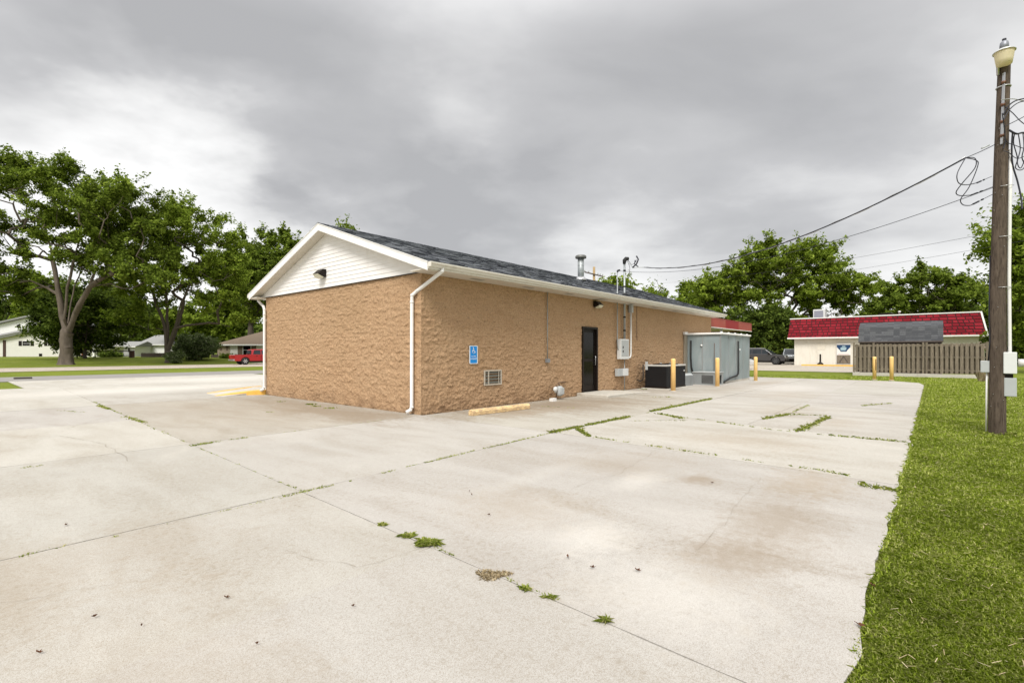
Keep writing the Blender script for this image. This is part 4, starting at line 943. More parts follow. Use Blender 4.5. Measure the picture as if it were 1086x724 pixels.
# canopy behind the building
t = thing('canopy', 'flat canopy with red fascia projecting beyond the far end of the tan building', 'canopy', LW(BL + .05, .15), TH)
redm = pm('red_fascia', (.36, .07, .05), .45, var=.12, vs=1, dirt=(.42, .14, .1), dirt_amt=.5); redd = pm('red_fascia_deep', (.30, .012, .015), .4, var=.1)
cl2 = 8.1
MB().box(0, cl2, 0.06, 6.4, 2.86, 3.22).build('deck', MT['soffit'], t)
for a, b, mt in ((0, 2.9, redm), (2.92, 5.3, redd), (5.32, cl2, redm)): 
    m_ = MB().box(a, b, 0, .05, 2.8, 3.30)
    m_.box(a, b, -.012, 0, 3.27, 3.31); m_.build('fascia_panel', mt, t)
MB().box(cl2, cl2 + .05, 0, 6.4, 2.8, 3.30).build('fascia_panel', redm, t); MB().box(-.05, cl2 + .06, -.02, .06, 2.76, 2.8).build('trim', MT['white'], t)
for x in (.6, 3.2): MB().box(x, x + .12, .3, .42, 0, 2.86).build('post', MT['white'], t)
for x in (.6, 6.6): MB().box(x, x + .15, 5.6, 5.75, 0, 2.86).build('post', MT['white'], t)

# ------------------------------------------------------------------ neighbour building
NB = thing('neighbour_store', 'cream sided low store with a red shingled mansard roof', 'building', LW(53.9, 2.7), TH)   # local y runs to -v
NL, ND = 14.7, 11.0; ez, tz = 2.93, 5.0
sd_ = MB(); sd_.box(0, ND, -NL, 0, -.05, ez + .02); sd_.build('wall', MT['canvas'], NB)
rb = MB(); y = -NL + .1
while y < -.05: rb.box(-.02, 0, y, y + .05, .05, ez); y += .305
rb.build('batten', MT['canvas'], NB)
def mansard():
    o_, i_ = .55, .10
    x0, x1, y0, y1 = -o_, ND + o_, -NL - o_ , o_
    X0, X1, Y0, Y1 = -i_, ND + i_, -NL - i_ - .05, i_ + .25
    mb = MB(); rows = 7
    def strip(p0, p1, q0, q1):       # bottom edge p0->p1, top edge q0->q1
        n = Vector(p1 - p0).cross(q0 - p0).normalized()
        for r_ in range(rows):
            t0, t1 = r_ / rows, (r_ + 1) / rows; a0 = p0.lerp(q0, t0); a1 = p1.lerp(q1, t0); b0 = p0.lerp(q0, t1); b1 = p1.lerp(q1, t1)
            L_ = (p1 - p0).length; s = -rnd.uniform(0, .5)
            while s < L_:
                w_ = rnd.choice((.38, .5, .62)); s0, s1 = max(s, 0) / L_ + .0, min(s + w_ , L_) / L_
                g = .085 / L_
                if s1 - s0 > g * 2:
                    k = .03; vs = [a0.lerp(a1, s0 + g / 2) + n * k, a0.lerp(a1, s1 - g / 2) + n * k, b0.lerp(b1, s1 - g / 2) + n * .02 - (b0 - a0) * .24, b0.lerp(b1, s0 + g / 2) + n * .02 - (b0 - a0) * .24]
                    mb.add(vs + [v - n * .02 for v in vs], [(0, 1, 2, 3), (0, 4, 5, 1), (1, 5, 6, 2), (2, 6, 7, 3), (3, 7, 4, 0)])
                s += w_
    Vv = lambda x, y, z: Vector((x, y, z))
    b = [Vv(x0, y1, ez), Vv(x0, y0, ez), Vv(x1, y0, ez), Vv(x1, y1, ez)]; tt = [Vv(X0, Y1, tz), Vv(X0, Y0, tz), Vv(X1, Y0, tz), Vv(X1, Y1, tz)]
    for i in range(4): strip(b[i], b[(i + 1) % 4], tt[i], tt[(i + 1) % 4])
    core = MB().add([tuple(p) for p in b + tt], [(0, 1, 5, 4), (1, 2, 6, 5), (2, 3, 7, 6), (3, 0, 4, 7), (4, 5, 6, 7), (3, 2, 1, 0)])
    core.build('roof_core', pm('roof_shadow_gap', (.06, .01, .012), .9), NB); mb.build('roof', MT['redshingle'], NB)
    tr = MB()
    tr.box(x0 - .03, x0 + .03, y0 - .03, y1 + .03, ez - .08, ez + .06).box(x0 + .03, x1, y0 - .03, y0 + .03, ez - .08, ez + .06).box(x0 + .03, x1, y1 - .03, y1 + .03, ez - .08, ez + .06)
    tr.box(X0 - .06, X0 + .06, Y0 - .06, Y1 + .06, tz, tz + .10).box(X0 + .06, X1, Y0 - .06, Y0 + .06, tz, tz + .10).box(X0 + .06, X1, Y1 - .06, Y1 + .06, tz, tz + .1)
    tr.bar((x0, y0, ez), (X0, Y0 - .0, tz), .12, .12)
    tr.build('trim', MT['white'], NB)
mansard()
MB().box(-.03, -.012, -2.9, -2.2, 1.7, 2.35).build('patched_window', pm('cream_patch', (.72, .67, .57), .6), NB)
hv = thing('rooftop_unit', 'grey louvred air unit standing on the red mansard roof', 'air unit', LW(55.6, 1.2, tz), TH)
MB().box(0, 1.0, -1.15, 0, .0, 1.1).build('casing', MT['litebox'], hv, bevel=.02); MB().box(-.012, 0, -.95, -.1, .2, .95).build('grille', pm('unit_grille', (.28, .29, .34), .5), hv)
fr = MB(); fr.bar((0, -1.2, 0), (0, -1.2, 1.3), .06, .06).bar((0, -2.5, 0), (0, -2.5, .5), .06, .06).bar((0, -1.2, 1.3), (0, -2.5, .5), .05, .05).bar((0, -1.7, 0), (0, -1.7, 1.0), .05, .05).bar((0, -1.2, .5), (0, -2.5, .2), .04, .04).bar((0, -1.2, .1), (0, -2.0, .75), .04, .04); fr.build('brace_frame', MT['steel'], hv)
hv2 = thing('roof_vent', 'low dark vent box on the red mansard roof right of the air unit', 'vent', LW(55.6, -4.6, tz), TH)
MB().box(0, .6, -1.2, 0, .1, .38).build('hood', MT['black'], hv2, bevel=.03); MB().box(.05, .5, -1.1, -.1, -.05, .1).build('curb', MT['litebox'], hv2)
hv3 = thing('roof_pipe', 'short white vent pipe beside the dark roof vent', 'vent', LW(55.4, -6.3, tz), TH); MB().lathe([(.08, -.05), (.08, .4), (.12, .42), (.12, .5), (.03, .54)], (0, 0, 0), 12).build('pipe', MT['white'], hv3)
# banner
bu = 53.82
b0, bz1 = onu(887.3, 364, bu - .0); b1, bz0 = onu(902.2, 386.3, bu)
t = thing('banner', 'white banner with a navy shield shape above a grey timber picture on the cream wall', 'banner', LW(bu, (b0 + b1) / 2, bz0), TH - math.pi / 2)
w2 = abs(b1 - b0) / 2; hh = bz1 - bz0
MB().box(-w2, w2, -.02, .0, 0, hh).build('sheet', pm('banner_white', (.74, .72, .70), .5, var=.04), t)
y = -.026; zc = hh * .44
MB().prism([(-w2 * .97, hh * .93), (-w2 * .97, hh * .82), (-w2 * .5, hh * .66), (-w2 * .42, hh * .60), (w2 * .42, hh * .60), (w2 * .5, hh * .66), (w2 * .97, hh * .82), (w2 * .97, hh * .93)], y, y + .004, 'y').build('navy_shield', pm('navy_print', (.012, .05, .13), .5), t)
wl = MB()
for (x0_, x1_, z0_, z1_) in ((-.2, .25, .83, .87), (-.42, .4, .765, .805), (-.45, .38, .70, .745), (-.38, .3, .655, .68)): wl.box(x0_ * w2, x1_ * w2, y - .004, y - .001, z0_ * hh, z1_ * hh)
wl.build('pale_marks', pm('pale_print', (.45, .62, .68), .5), t)
MB().box(-w2 * .8, w2 * .75, y, y + .003, hh * .47, hh * .485).build('red_line', pm('red_print', (.55, .25, .22), .5), t)
MB().box(-w2 * .97, w2 * .97, y, y + .004, hh * .02, zc).build('timber_picture', MT['fence'], t)
ck = MB(); ck.bar((-w2 * .55, y - .004, hh * .1), (0, y - .004, hh * .38), .004, .12).bar((w2 * .55, y - .004, hh * .1), (0, y - .004, hh * .38), .004, .12).build('chevron', MT['fence2'], t)
# receptacle
rv, _ = onu(870, 387, 52.9)
t = thing('smoking_receptacle', 'slim dark ash receptacle with a wide base by the cream wall', 'ash bin', LW(52.9, rv), TH)
MB().lathe([(.30, 0), (.31, .08), (.26, .25), (.12, .34), (.085, .42), (.08, 1.15), (.09, 1.18), (.03, 1.22)], (0, 0, 0), 16).build('body', MT['black'], t)
# yellow curb by neighbour
c0v, _ = onu(851, 388, 52.6); c1v, _ = onu(905, 388, 52.6)
o = MB().box(0, .25, c1v - c0v - 1.0, 0, -.02, .14).build('curb_strip', MT['yellow'], None, LW(52.0, c0v), TH, bevel=.02); tag(o, 'yellow curb along the foot of the cream store wall', 'curb')
MB_ = MB().box(0.25, 1.6, c1v - c0v - 1.0, 0, -.02, .12).build('store_walk', MT['pad'], None, LW(52.0, c0v), TH); tag(MB_, kind='structure')

# fence
t = thing('picket_fence', 'weathered grey shadowbox wooden fence on a low concrete footing', 'fence', LW(30.3, -5.1), TH)
FL = 6.05
ft_ = MB().box(-.16, .16, -FL - .1, .05, -.03, .17).build('footing', MT['pad'], t, bevel=.01)
for k, y in enumerate((0, -1.0, -3.35, -3.5, -FL)):
    MB().box(-.06, .05, y - .05, y + .05, -.02, 2.0 + (.04 if k == 0 else 0)).build('post', MT['fence'], t)
for z in (.35, 1.1, 1.78): MB().box(-.023, .03, -FL, 0, z, z + .07).build('rail', MT['fence'], t)
y = -.14; k = 0
while y > -FL + .1:
    if min(abs(y - q) for q in (-1.0, -3.35, -3.5)) > .07:
        zt = 1.93 + rnd.uniform(-.015, .015); w2_ = .068; ti = rnd.uniform(-.008, .008)
        m_ = MB().prism([(y - w2_, .2), (y + w2_, .2), (y + w2_ + ti, zt - .03), (y + w2_ - .03 + ti, zt), (y - w2_ + .03 + ti, zt), (y - w2_ + ti, zt - .03)], -.045, -.024); m_.build('picket', MT['fence'], t)
    yb = y - .105
    if yb > -FL + .1: MB().box(.10, .12, yb - .066, yb + .066, .2, 1.9).build('picket', MT['fence'], t)
    y -= .212; k += 1
# shed behind fence
t = thing('shed', 'barn roofed storage shed with charcoal shingles behind the wooden fence', 'shed', LW(31.6, -5.2), TH)
SLn = 4.15; sdp = 2.5
MB().box(.1, sdp - .1, -SLn + .06, -.06, 0, 2.1).build('wall', MT['fence2'], t)
gp_ = [(0, 2.08), (.32, 3.0), (sdp / 2, 3.36), (sdp - .32, 3.0), (sdp, 2.08)]
inn = [(x * .96 + .05, z - .08) for x, z in gp_]
rf = MB()
def rstrip(a, b, n_):
    for i in range(n_):
        t0, t1 = i / n_, (i + 1) / n_; A = Vector((a[0], 0, a[1])).lerp(Vector((b[0], 0, b[1])), t0); Bq = Vector((a[0], 0, a[1])).lerp(Vector((b[0], 0, b[1])), t1); n = Vector((-(Bq - A).z, 0, (Bq - A).x)).normalized()
        yy = 0
        while yy > -SLn:
            y2 = max(yy - .3, -SLn); rf.add([(*(A + n * .015).xz, 0)] and [((A + n * .016).x, yy, (A + n * .016).z), ((A + n * .016).x, y2, (A + n * .016).z), ((Bq + n * .004).x, y2, (Bq + n * .004).z), ((Bq + n * .004).x, yy, (Bq + n * .004).z), (A.x, yy, A.z), (A.x, y2, A.z)], [(0, 1, 2, 3)[::-1], (4, 5, 1, 0)[::-1]]); yy = y2
rstrip(gp_[0], gp_[1], 7); rstrip(gp_[1], gp_[2], 6); rstrip(gp_[4], gp_[3], 7); rstrip(gp_[3], gp_[2], 6)
rf.build('roof', MT['shedshingle'], t)
MB().add([(x, y_, z) for y_ in (-.02, -SLn + .02) for x, z in gp_], [(0, 1, 2, 3, 4), (9, 8, 7, 6, 5), (0, 5, 6, 1), (1, 6, 7, 2), (2, 7, 8, 3), (3, 8, 9, 4)]).build('roof_core', MT['shedshingle'], t)
MB().box(-.03, .0, -SLn, 0, 2.03, 2.11).build('eave_trim', MT['fence2'], t)

# ------------------------------------------------------------------ utility pole by the lawn
pbx = gp(1057.3, 458.5); PB = Vector((pbx.x, pbx.y, 0)); Yp = PB.y
ptop = Vector(((1065 - CX) / F * Yp, Yp, zat(69, Yp)))
def pole_pt(z, off=(0, 0)):
    k = z / ptop.z; p = PB.lerp(ptop, k); bend = -.03 * math.sin(k * math.pi); return Vector((p.x + bend + off[0], p.y + off[1], z)) - PB
t = thing('utility_pole', 'rough brown wooden utility pole on the lawn with meter boxes and a lamp on top', 'utility pole', PB)
PR = lambda z: .122 - .036 * z / ptop.z
mb = MB(); n = 26; path = []
ring = 60
V = []; 
for i in range(ring + 1):
    z = -.05 + (ptop.z + .05) * i / ring; c = pole_pt(z)
    for j in range(n):
        a = 2 * math.pi * j / n; r_ = PR(z) * (1 + .05 * mnoise.noise(Vector((math.cos(a) * 2, math.sin(a) * 2, z * .35))) + .025 * mnoise.noise(Vector((math.cos(a) * 9, math.sin(a) * 9, z * .9))))
        V.append((c.x + r_ * math.cos(a), c.y + r_ * math.sin(a), z))
mb.add(V, [(i * n + j, i * n + (j + 1) % n, (i + 1) * n + (j + 1) % n, (i + 1) * n + j) for i in range(ring) for j in range(n)], True); mb.f.append(tuple(ring * n + j for j in range(n))); mb.sm.append(False)
mb.build('pole', MT['pole'], t)
# frame facing the camera: right = (cos45,-sin45), toward = (-.7,-.7)
rt = Vector((.715, -.70, 0)); tw = Vector((-.70, -.715, 0))
def PP(z, r_, t_): return pole_pt(z) + rt * r_ + tw * t_
cp = MB(); cp.tube([PP(1.42, .155, .0), PP(1.5, .155, 0), PP(2.8, .135, 0), PP(4.2, .125, .0), PP(5.05, .12, 0)], .026, 10); cp.build('riser_conduit', MT['pvc'], t)
st = MB()
for z in (2.6, 3.5, 4.4): MB().tube([PP(z, .0, .12), PP(z, .11, .09), PP(z, .17, .02)], .005, 6).build('strap', MT['steel'], t)
def pbox(name, mat, r0, r1, t0, t1, z0, z1, bev=.01):
    vs = [pole_pt((z0 + z1) / 2) * 1 + rt * r_ + tw * t_ for r_, t_ in ((r0, t0), (r1, t0), (r1, t1), (r0, t1))]
    m_ = MB().add([(v.x, v.y, z0) for v in vs] + [(v.x, v.y, z1) for v in vs], [(0, 3, 2, 1), (4, 5, 6, 7), (0, 1, 5, 4), (1, 2, 6, 5), (2, 3, 7, 6), (3, 0, 4, 7)][::1]); return m_.build(name, mat, t, bevel=bev)
zt1 = zat(373.3, Yp - .1); zt0 = zat(396, Yp - .1); zl1 = zat(400.5, Yp - .1); zl0 = zat(420, Yp - .1)
pbox('meter_box', MT['litebox'], .075, .245, -.07, .11, zt0, zt1)
pbox('breaker_box', MT['greybox'], .085, .245, -.06, .08, zl0, zl1)
pbox('box_bracket', MT['black'], .09, .2, -.04, .06, zl1, zt0, 0)
c = PP((zt0 + zt1) / 2, .26, .02); mm = MB(); mm.tube([c, c + rt * .05, c + rt * .11, c + rt * .12], [.07, .07, .06, .03], 16); mm.build('meter_dial', pm('meter_glass', (.62, .60, .58), .15), t)
pbox('side_box', MT['greybox'], -.22, -.10, -.05, .06, zat(395, Yp), zat(382.5, Yp)).name = 'side_box'
MB().tube([PP(zat(395, Yp), -.135, .0), PP(-.02, -.14, .0)], .014, 8).build('ground_conduit', MT['pvc'], t)
MB().tube([PP(zat(383, Yp), -.12, .05), PP(1.65, -.10, .08), PP(2.2, -.115, .03), PP(3.2, -.112, .0)], .009, 6).build('ground_wire', MT['cable'], t)
ir = MB()
glz = pm('brown_glaze', (.14, .06, .03), .3)
for z in (6.25, 5.85, 5.55, 5.3): MB().tube([PP(z, -.03, PR(z) + .02), PP(z, .03, PR(z) + .02)], .028, 10).build('spool_insulator', glz, t)
rk = MB(); rk.bar(PP(6.42, 0, PR(6) + .015), PP(5.15, 0, PR(5) + .015), .045, .012); rk.build('insulator_rack', MT['steel'], t)
bn = MB()
for z in (6.2,): 
    bn.tube([pole_pt(z) + Vector((math.cos(a), math.sin(a), 0)) * (PR(z) + .008) for a in [k * math.pi / 8 for k in range(17)]], .012, 6)
bn.build('band', MT['steel'], t)
for k in range(14):
    z = rnd.uniform(.3, 5.6); a = rnd.uniform(-.09, .09); c = PP(z, a, math.sqrt(max(PR(z) ** 2 - a * a, 0))); MB().tube([c, c + tw * .02], .005, 5).build('nail', MT['steel'], t)
# lamp on top
lc = Vector(((1065 - CX) / F * (Yp - .12), Yp - .12, 0)); zl = zat(55.5, Yp - .12)
L1 = thing('yard_light', 'security light with a yellowed bowl shade on top of the wooden pole', 'lamp', (lc.x, lc.y, zl))
def m_bowl():
    m, nt, b = mk('yellowed_bowl'); o = OC(nt); wv = nt.nodes.new('ShaderNodeTexNoise'); nt.links.new(o, wv.inputs[0]); wv.inputs['Scale'].default_value = 9
    c = MIX(nt, wv.outputs[0], (.95, .83, .56), (.96, .90, .70)); nt.links.new(c, b.inputs['Base Color']); b.inputs['Roughness'].default_value = .3
    tr = nt.nodes.new('ShaderNodeBsdfTranslucent'); nt.links.new(c, tr.inputs[0]); mx = nt.nodes.new('ShaderNodeMixShader'); mx.inputs[0].default_value = .5
    nt.links.new(b.outputs[0], mx.inputs[1]); nt.links.new(tr.outputs[0], mx.inputs[2]); nt.links.new(mx.outputs[0], nt.nodes['Material Output'].inputs[0]); return m
MB().lathe([(.075, -.225), (.105, -.22), (.118, -.14), (.130, -.05), (.138, 0)], (0, 0, 0), 28).build('bowl', m_bowl(), L1)
MB().lathe([(.155, -.004), (.155, .006), (.10, .045), (.06, .06)], (0, 0, 0), 28).build('reflector', pm('lamp_reflector', (.62, .62, .6), .35, .3), L1)
hd = MB().lathe([(.062, .06), (.062, .12), (.055, .17), (.03, .20)], (0, 0, 0), 18); hd.build('ballast_head', pm('cast_head', (.26, .27, .30), .5, .5), L1)
MB().lathe([(.02, .20), (.03, .21), (.03, .235), (.015, .24)], (0, 0, 0), 12).build('photocell', MT['cable'], L1)
MB().tube([(0, 0, .1), (.0, .10, .08), (.0, .12, .0), (0, .11, -.35)], .022, 8).build('arm', MT['steel'], L1)

# ------------------------------------------------------------------ cables
def sag(a, b, s, n=24):
    a = Vector(a); b = Vector(b); return [a.lerp(b, i / n) - Vector((0, 0, s * 4 * (i / n) * (1 - i / n))) for i in range(n + 1)]
def ptpx(px, py, Y): return Vector(((px - CX) / F * Y, Y, zat(py, Y)))
def spl(pts, n=8):
    out = []; P = [Vector(p) for p in pts]; P = [P[0]] + P + [P[-1]]
    for i in range(1, len(P) - 2):
        for k in range(n):
            t = k / n; a, b, c, d = P[i - 1:i + 3]; out.append(.5 * ((2 * b) + (c - a) * t + (2 * a - 5 * b + 4 * c - d) * t * t + (3 * b - a - 3 * c + d) * t ** 3))
    return out + [P[-2]]
def cable(label, pts, r, name='cable', mat=None, grp=None):
    o0 = pts[0].copy(); m_ = MB().tube([p - o0 for p in pts], r, 6).build(name, mat or MT['cable'], None, o0); tag(m_, label, 'cable', grp); return m_
YS = LW(mu, -.11).y
mp0 = ptpx(683, 283, YS - .3); pl0 = Vector((0, 0, 0))
pa = PB + PP(zat(155, Yp), -.09, .03); kn = ptpx(1024, 167, Yp * .985)
# bundle: from mast to the loop point, curve through the photo's sag
dirv = [ptpx(x, y, Y) for x, y, Y in ((683, 283.5, YS - .2), (720, 284.2, YS * .90), (755, 281, YS * .83), (800, 272, YS * .75), (850, 256, YS * .675), (900, 234, YS * .61), (950, 208, YS * .56), (990, 187, YS * .525), (1024, 167.5, Yp * 1.0))]
def straight(a, b, s): return sag(a, b, s, 40)
cable('thick black service drop from the wooden pole to the roof mast', straight(dirv[0], dirv[-1], .62), .014, 'service_cable')
cable('thin bare messenger wire twisted along the service drop', [p + Vector((0, 0, .022 * math.sin(i * 1.3))) for i, p in enumerate(straight(dirv[0], dirv[-1], .62))], .007, 'messenger_wire', MT['steel'])
cable('short wire from the service drop loop up to the pole', sag(dirv[-1], PB + PP(zat(152, Yp), -.07, .03), .01, 6), .007, 'tie_wire')
sp_ = MB().tube([ptpx(1041, 157.5, Yp), ptpx(1049, 154, Yp)], .014, 6)
o = sp_.build('wire_splice', MT['greybox']); tag(o, 'grey splice sleeve on the tie wire close to the pole', 'splice')
loops = [([(1024, 167.5), (1016, 182), (1015, 190), (1018, 195), (1026, 196), (1036, 194)], (1052, 187), 'upper'), ([(1024, 167.5), (1034, 168), (1034, 178), (1020, 195), (1014, 204), (1018, 207.5), (1030, 207)], (1053, 198), 'middle'), ([(1024, 167.5), (1035, 170), (1037, 176), (1028, 198), (1019, 211), (1021, 217), (1028, 218), (1032, 216.5)], (1053, 206), 'lower')]
for pts, e, w_ in loops:
    P = spl([ptpx(x, y, Yp * .99 - .12 * math.sin(i)) for i, (x, y) in enumerate(pts)], 7); cable('%s of the three drooping dark drip loops left of the pole' % w_, P, .008, 'drip_loop', None, 'drip loops beside the pole')
    a = P[-1]; b = ptpx(*e, Yp); cable('short %s wire joining a drip loop to the pole' % w_, [a, b], .005, 'tail_wire', None, 'tail wires beside the pole')
    o = MB().tube([Vector((0, 0, 0)), (b - a) * .28], .015, 6).tube([(b - a) * .42, (b - a) * .50], .015, 6).build('connector', MT['cable'], None, a); tag(o, 'black connector on the %s tail wire' % w_, 'connector', 'connectors on the tail wires')
cable('thin lower wire running from the pole toward the building roof', straight(ptpx(654, 287, YS + .2), ptpx(1053, 199, Yp), .55), .006, 'wire')
cable('faint high wire crossing behind the pole toward the far trees', straight(ptpx(700, 300, 90), ptpx(1300, 198, 20), .8), .010, 'wire')
cable('lower of the two faint wires crossing toward the far trees', straight(ptpx(740, 304, 90), ptpx(1300, 215, 20), .8), .009, 'wire')
# tangle at the right of the pole
tang = [([(1062, 106), (1074, 105), (1086, 107), (1110, 110)], .007, 'pale bare wire leaving the pole to the right near the top'), ([(1064, 122), (1070, 112), (1080, 106), (1100, 103)], .011, 'upper thick cable curving right from the pole'),
        ([(1064, 128), (1071, 116), (1083, 108), (1102, 107)], .009, 'second thick cable curving right from the pole'), ([(1066, 134), (1078, 128), (1092, 121), (1110, 114)], .007, 'cable climbing right from the middle of the tangle'),
        ([(1064, 112), (1074, 120), (1084, 130), (1100, 140)], .007, 'cable dropping right across the tangle'), ([(1070, 138), (1078, 142), (1086, 141), (1100, 146)], .016, 'black spliced cable bundle at the centre of the tangle'),
        ([(1076, 142), (1075, 152), (1079, 168), (1077, 178), (1084, 180), (1092, 170)], .008, 'dark loop hanging from the tangle, left one'), ([(1080, 142), (1082, 158), (1079, 172), (1083, 178), (1090, 160)], .008, 'dark loop hanging from the tangle, middle one'),
        ([(1085, 142), (1086, 156), (1084, 168), (1090, 178)], .008, 'dark loop hanging from the tangle, right one'), ([(1074, 140), (1073, 158), (1074, 175), (1079, 192), (1083, 210), (1084, 222)], .013, 'thick dark cable hanging lowest from the tangle'),
        ([(1065, 148), (1070, 152), (1076, 154), (1084, 157), (1096, 160)], .006, 'thin wire leaving the pole below the tangle'), ([(1064, 160), (1070, 162), (1078, 168), (1086, 166), (1098, 160)], .006, 'lowest thin wire swinging right from the pole'),
        ([(1063, 120), (1065, 135), (1066, 150), (1064, 158)], .008, 'short dark cable lying down the face of the pole')]
for i, (pts, r_, lb) in enumerate(tang):
    cable(lb, spl([ptpx(x, y, Yp - .16 + .05 * math.sin(i * 2 + k)) for k, (x, y) in enumerate(pts)], 7), r_, 'cable', MT['steel'] if i == 0 else None, 'cable tangle beside the pole')

# far utility pole
Yq = 62; t = thing('utility_pole', 'distant pale wooden utility pole with crossarm showing above the shingle roof', 'utility pole', at(630, Yq))
zt = zat(283, Yq); MB().tube([(0, 0, 0), (0, 0, zt)], [.2, .15], 10).build('pole', pm('pale_pole', (.34, .24, .12), .8), t)
MB().bar((-1.25, -.2, zat(288.6, Yq)), (1.1, -.2, zat(293.5, Yq)), .12, .14).build('crossarm', MT['fence2'], t)
ii = MB()
for x in (-1.2, -.7, .45, .75, 1.05): MB().lathe([(.05, 0), (.09, .05), (.05, .1), (.09, .15), (.03, .2)], (x, -.2, zat(291, Yq) - x * .23 + .08), 8).build('insulator', MT['greybox'], t)

# ------------------------------------------------------------------ houses
def panes(mb, x, y, z, w, h): return mb.box(x, x + w, y - .03, y, z, z + h)
def window(parent, x, z, w, h, y=0, shutters=None, fm='white'):
    f = MB().box(x - .06, x + w + .06, y - .05, y - .0, z - .06, z).box(x - .06, x + w + .06, y - .05, y, z + h, z + h + .06).box(x - .06, x, y - .05, y, z, z + h).box(x + w, x + w + .06, y - .05, y, z, z + h).box(x, x + w, y - .045, y, z + h / 2 - .02, z + h / 2 + .02).build('window', MT[fm], parent)
    MB().box(x, x + w, y - .02, y - .005, z, z + h).build('pane', MT['glass'], f)
    if shutters:
        for xs in (x - .06 - shutters[0] - .04, x + w + .10): MB().box(xs, xs + shutters[0], y - .04, y, z - .04, z + h + .04).build('shutter', shutters[1], f)
def roofslab(name, pts, parent, mat, th=.12):
    n = len(pts); v = [Vector(p) for p in pts]; nn = (v[1] - v[0]).cross(v[-1] - v[0]).normalized(); nn = nn if nn.z > 0 else -nn
    return MB().add([tuple(p) for p in v] + [tuple(p - nn * th) for p in v], [tuple(range(n)), tuple(range(2 * n - 1, n - 1, -1))] + [(i, (i + 1) % n, n + (i + 1) % n, n + i) for i in range(n)]).build(name, mat, parent)
wsd = m_conc = None
def m_siding(name, col):
    m, nt, b = mk(name); o = OC(nt); sp = nt.nodes.new('ShaderNodeSeparateXYZ'); nt.links.new(o, sp.inputs[0])
    f = M_(nt, 'FRACT', M_(nt, 'MULTIPLY', sp.outputs[2], 5.5)); c = MIX(nt, NZ(nt, o, 1, 3), dk(col, .93), dk(col, 1.04)); nt.links.new(c, b.inputs['Base Color']); b.inputs['Roughness'].default_value = .55
    BUMP(nt, b, f, .6, .03); return m
sdw = m_siding('white_lap_siding', (.80, .80, .79)); sdc = m_siding('cream_lap_siding', (.72, .70, .655))
# white house far left: tall volume behind, lower gabled wing in front
Yh = 84; base = terr(*at(25, Yh).xy)
HS = thing('white_house', 'two level white sided house with black shutters behind the big maple', 'house', at(0, Yh, base - .02), R(4))
s_ = Yh / F
def hx(px): return (px - 0) * s_
def hz_(py): return zat(py, Yh) - base
# wing: slope rising to the right
wl_ = MB().prism([(hx(-40), 0), (hx(82), 0), (hx(82), hz_(352)), (hx(40), hz_(349)), (hx(3), hz_(358)), (hx(-40), hz_(369))], 0, 9, 'y').build('wall', sdc, HS)
up = MB().prism([(hx(-40), hz_(362)), (hx(60), hz_(350)), (hx(60), hz_(334)), (hx(38), hz_(332.5)), (hx(-5), hz_(343)), (hx(-40), hz_(352))], 1.0, 9, 'y').build('wall', sdw, HS)
roofslab('roof', [(hx(-44), -.7, hz_(366)), (hx(-44), .96, hz_(364) + .3), (hx(42), .96, hz_(345.5) + .3), (hx(42), -.7, hz_(347.5))], HS, MT['greyshingle'], .5)
roofslab('roof', [(hx(-44), .4, hz_(350.5)), (hx(-44), 9, hz_(350.5)), (hx(38.5), 9, hz_(330.5)), (hx(38.5), .4, hz_(330.5))], HS, MT['greyshingle'], .25)
roofslab('roof', [(hx(38.5), .4, hz_(330.5)), (hx(38.5), 9, hz_(330.5)), (hx(90), 9, hz_(345)), (hx(90), .4, hz_(345))], HS, MT['greyshingle'], .25)
roofslab('roof', [(hx(42), -.7, hz_(347.5)), (hx(42), .96, hz_(345.5) + .3), (hx(86), .96, hz_(356)), (hx(86), -.7, hz_(358))], HS, MT['greyshingle'], .4)
window(HS, hx(22.5), hz_(366.3), hx(7.5), hz_(361.5) - hz_(366.3), 0, (.52, MT['black']))
window(HS, hx(48), hz_(366.3), hx(5.5), hz_(361.5) - hz_(366.3), 0, (.52, MT['black']))
MB().lathe([(.28, -.03), (.28, .0)], (hx(12.8), 1.0 - .01, hz_(345.5)), 14, ax='y').build('round_vent', MT['black'], HS)
MB().box(hx(3), hx(6), -.04, 0, .0, hz_(360.5)).build('door', pm('brown_door', (.06, .03, .02), .6), HS)
MB().box(hx(39), hx(42), -.05, 0, .1, .55).build('basement_window', MT['glass'], HS)
MB().box(hx(-40), hx(82), -.02, 0, .0, .1).build('foundation', MT['pad'], HS)
# carport / porch behind dark tree
Yc = 80; bc = terr(*at(105, Yc).xy); cp_ = thing('porch', 'cream porch with a white post and flat roof behind the dark spreading tree', 'porch', at(80, Yc, bc)); k_ = Yc / F
cx_ = lambda px: (px - 80) * k_; cz_ = lambda py: zat(py, Yc) - bc
MB().box(cx_(80), cx_(100), 1, 6, 0, cz_(361)).build('wall', sdc, cp_); MB().box(cx_(80), cx_(109), -.2, 6, cz_(367.6), cz_(366.8)).build('roof', MT['white'], cp_)
MB().box(cx_(98.5), cx_(100.5), -.1, .2, 0, cz_(367)).build('post', MT['white'], cp_); window(cp_, cx_(90), cz_(374), .7, .5, 1.0)
MB().box(cx_(81), cx_(83.5), .95, 1.0, 0, cz_(369)).build('door', pm('rust_door', (.35, .09, .03), .6), cp_); MB().box(cx_(84.2), cx_(85), .9, 1.0, 0, cz_(367)).build('door_trim', MT['white'], cp_)
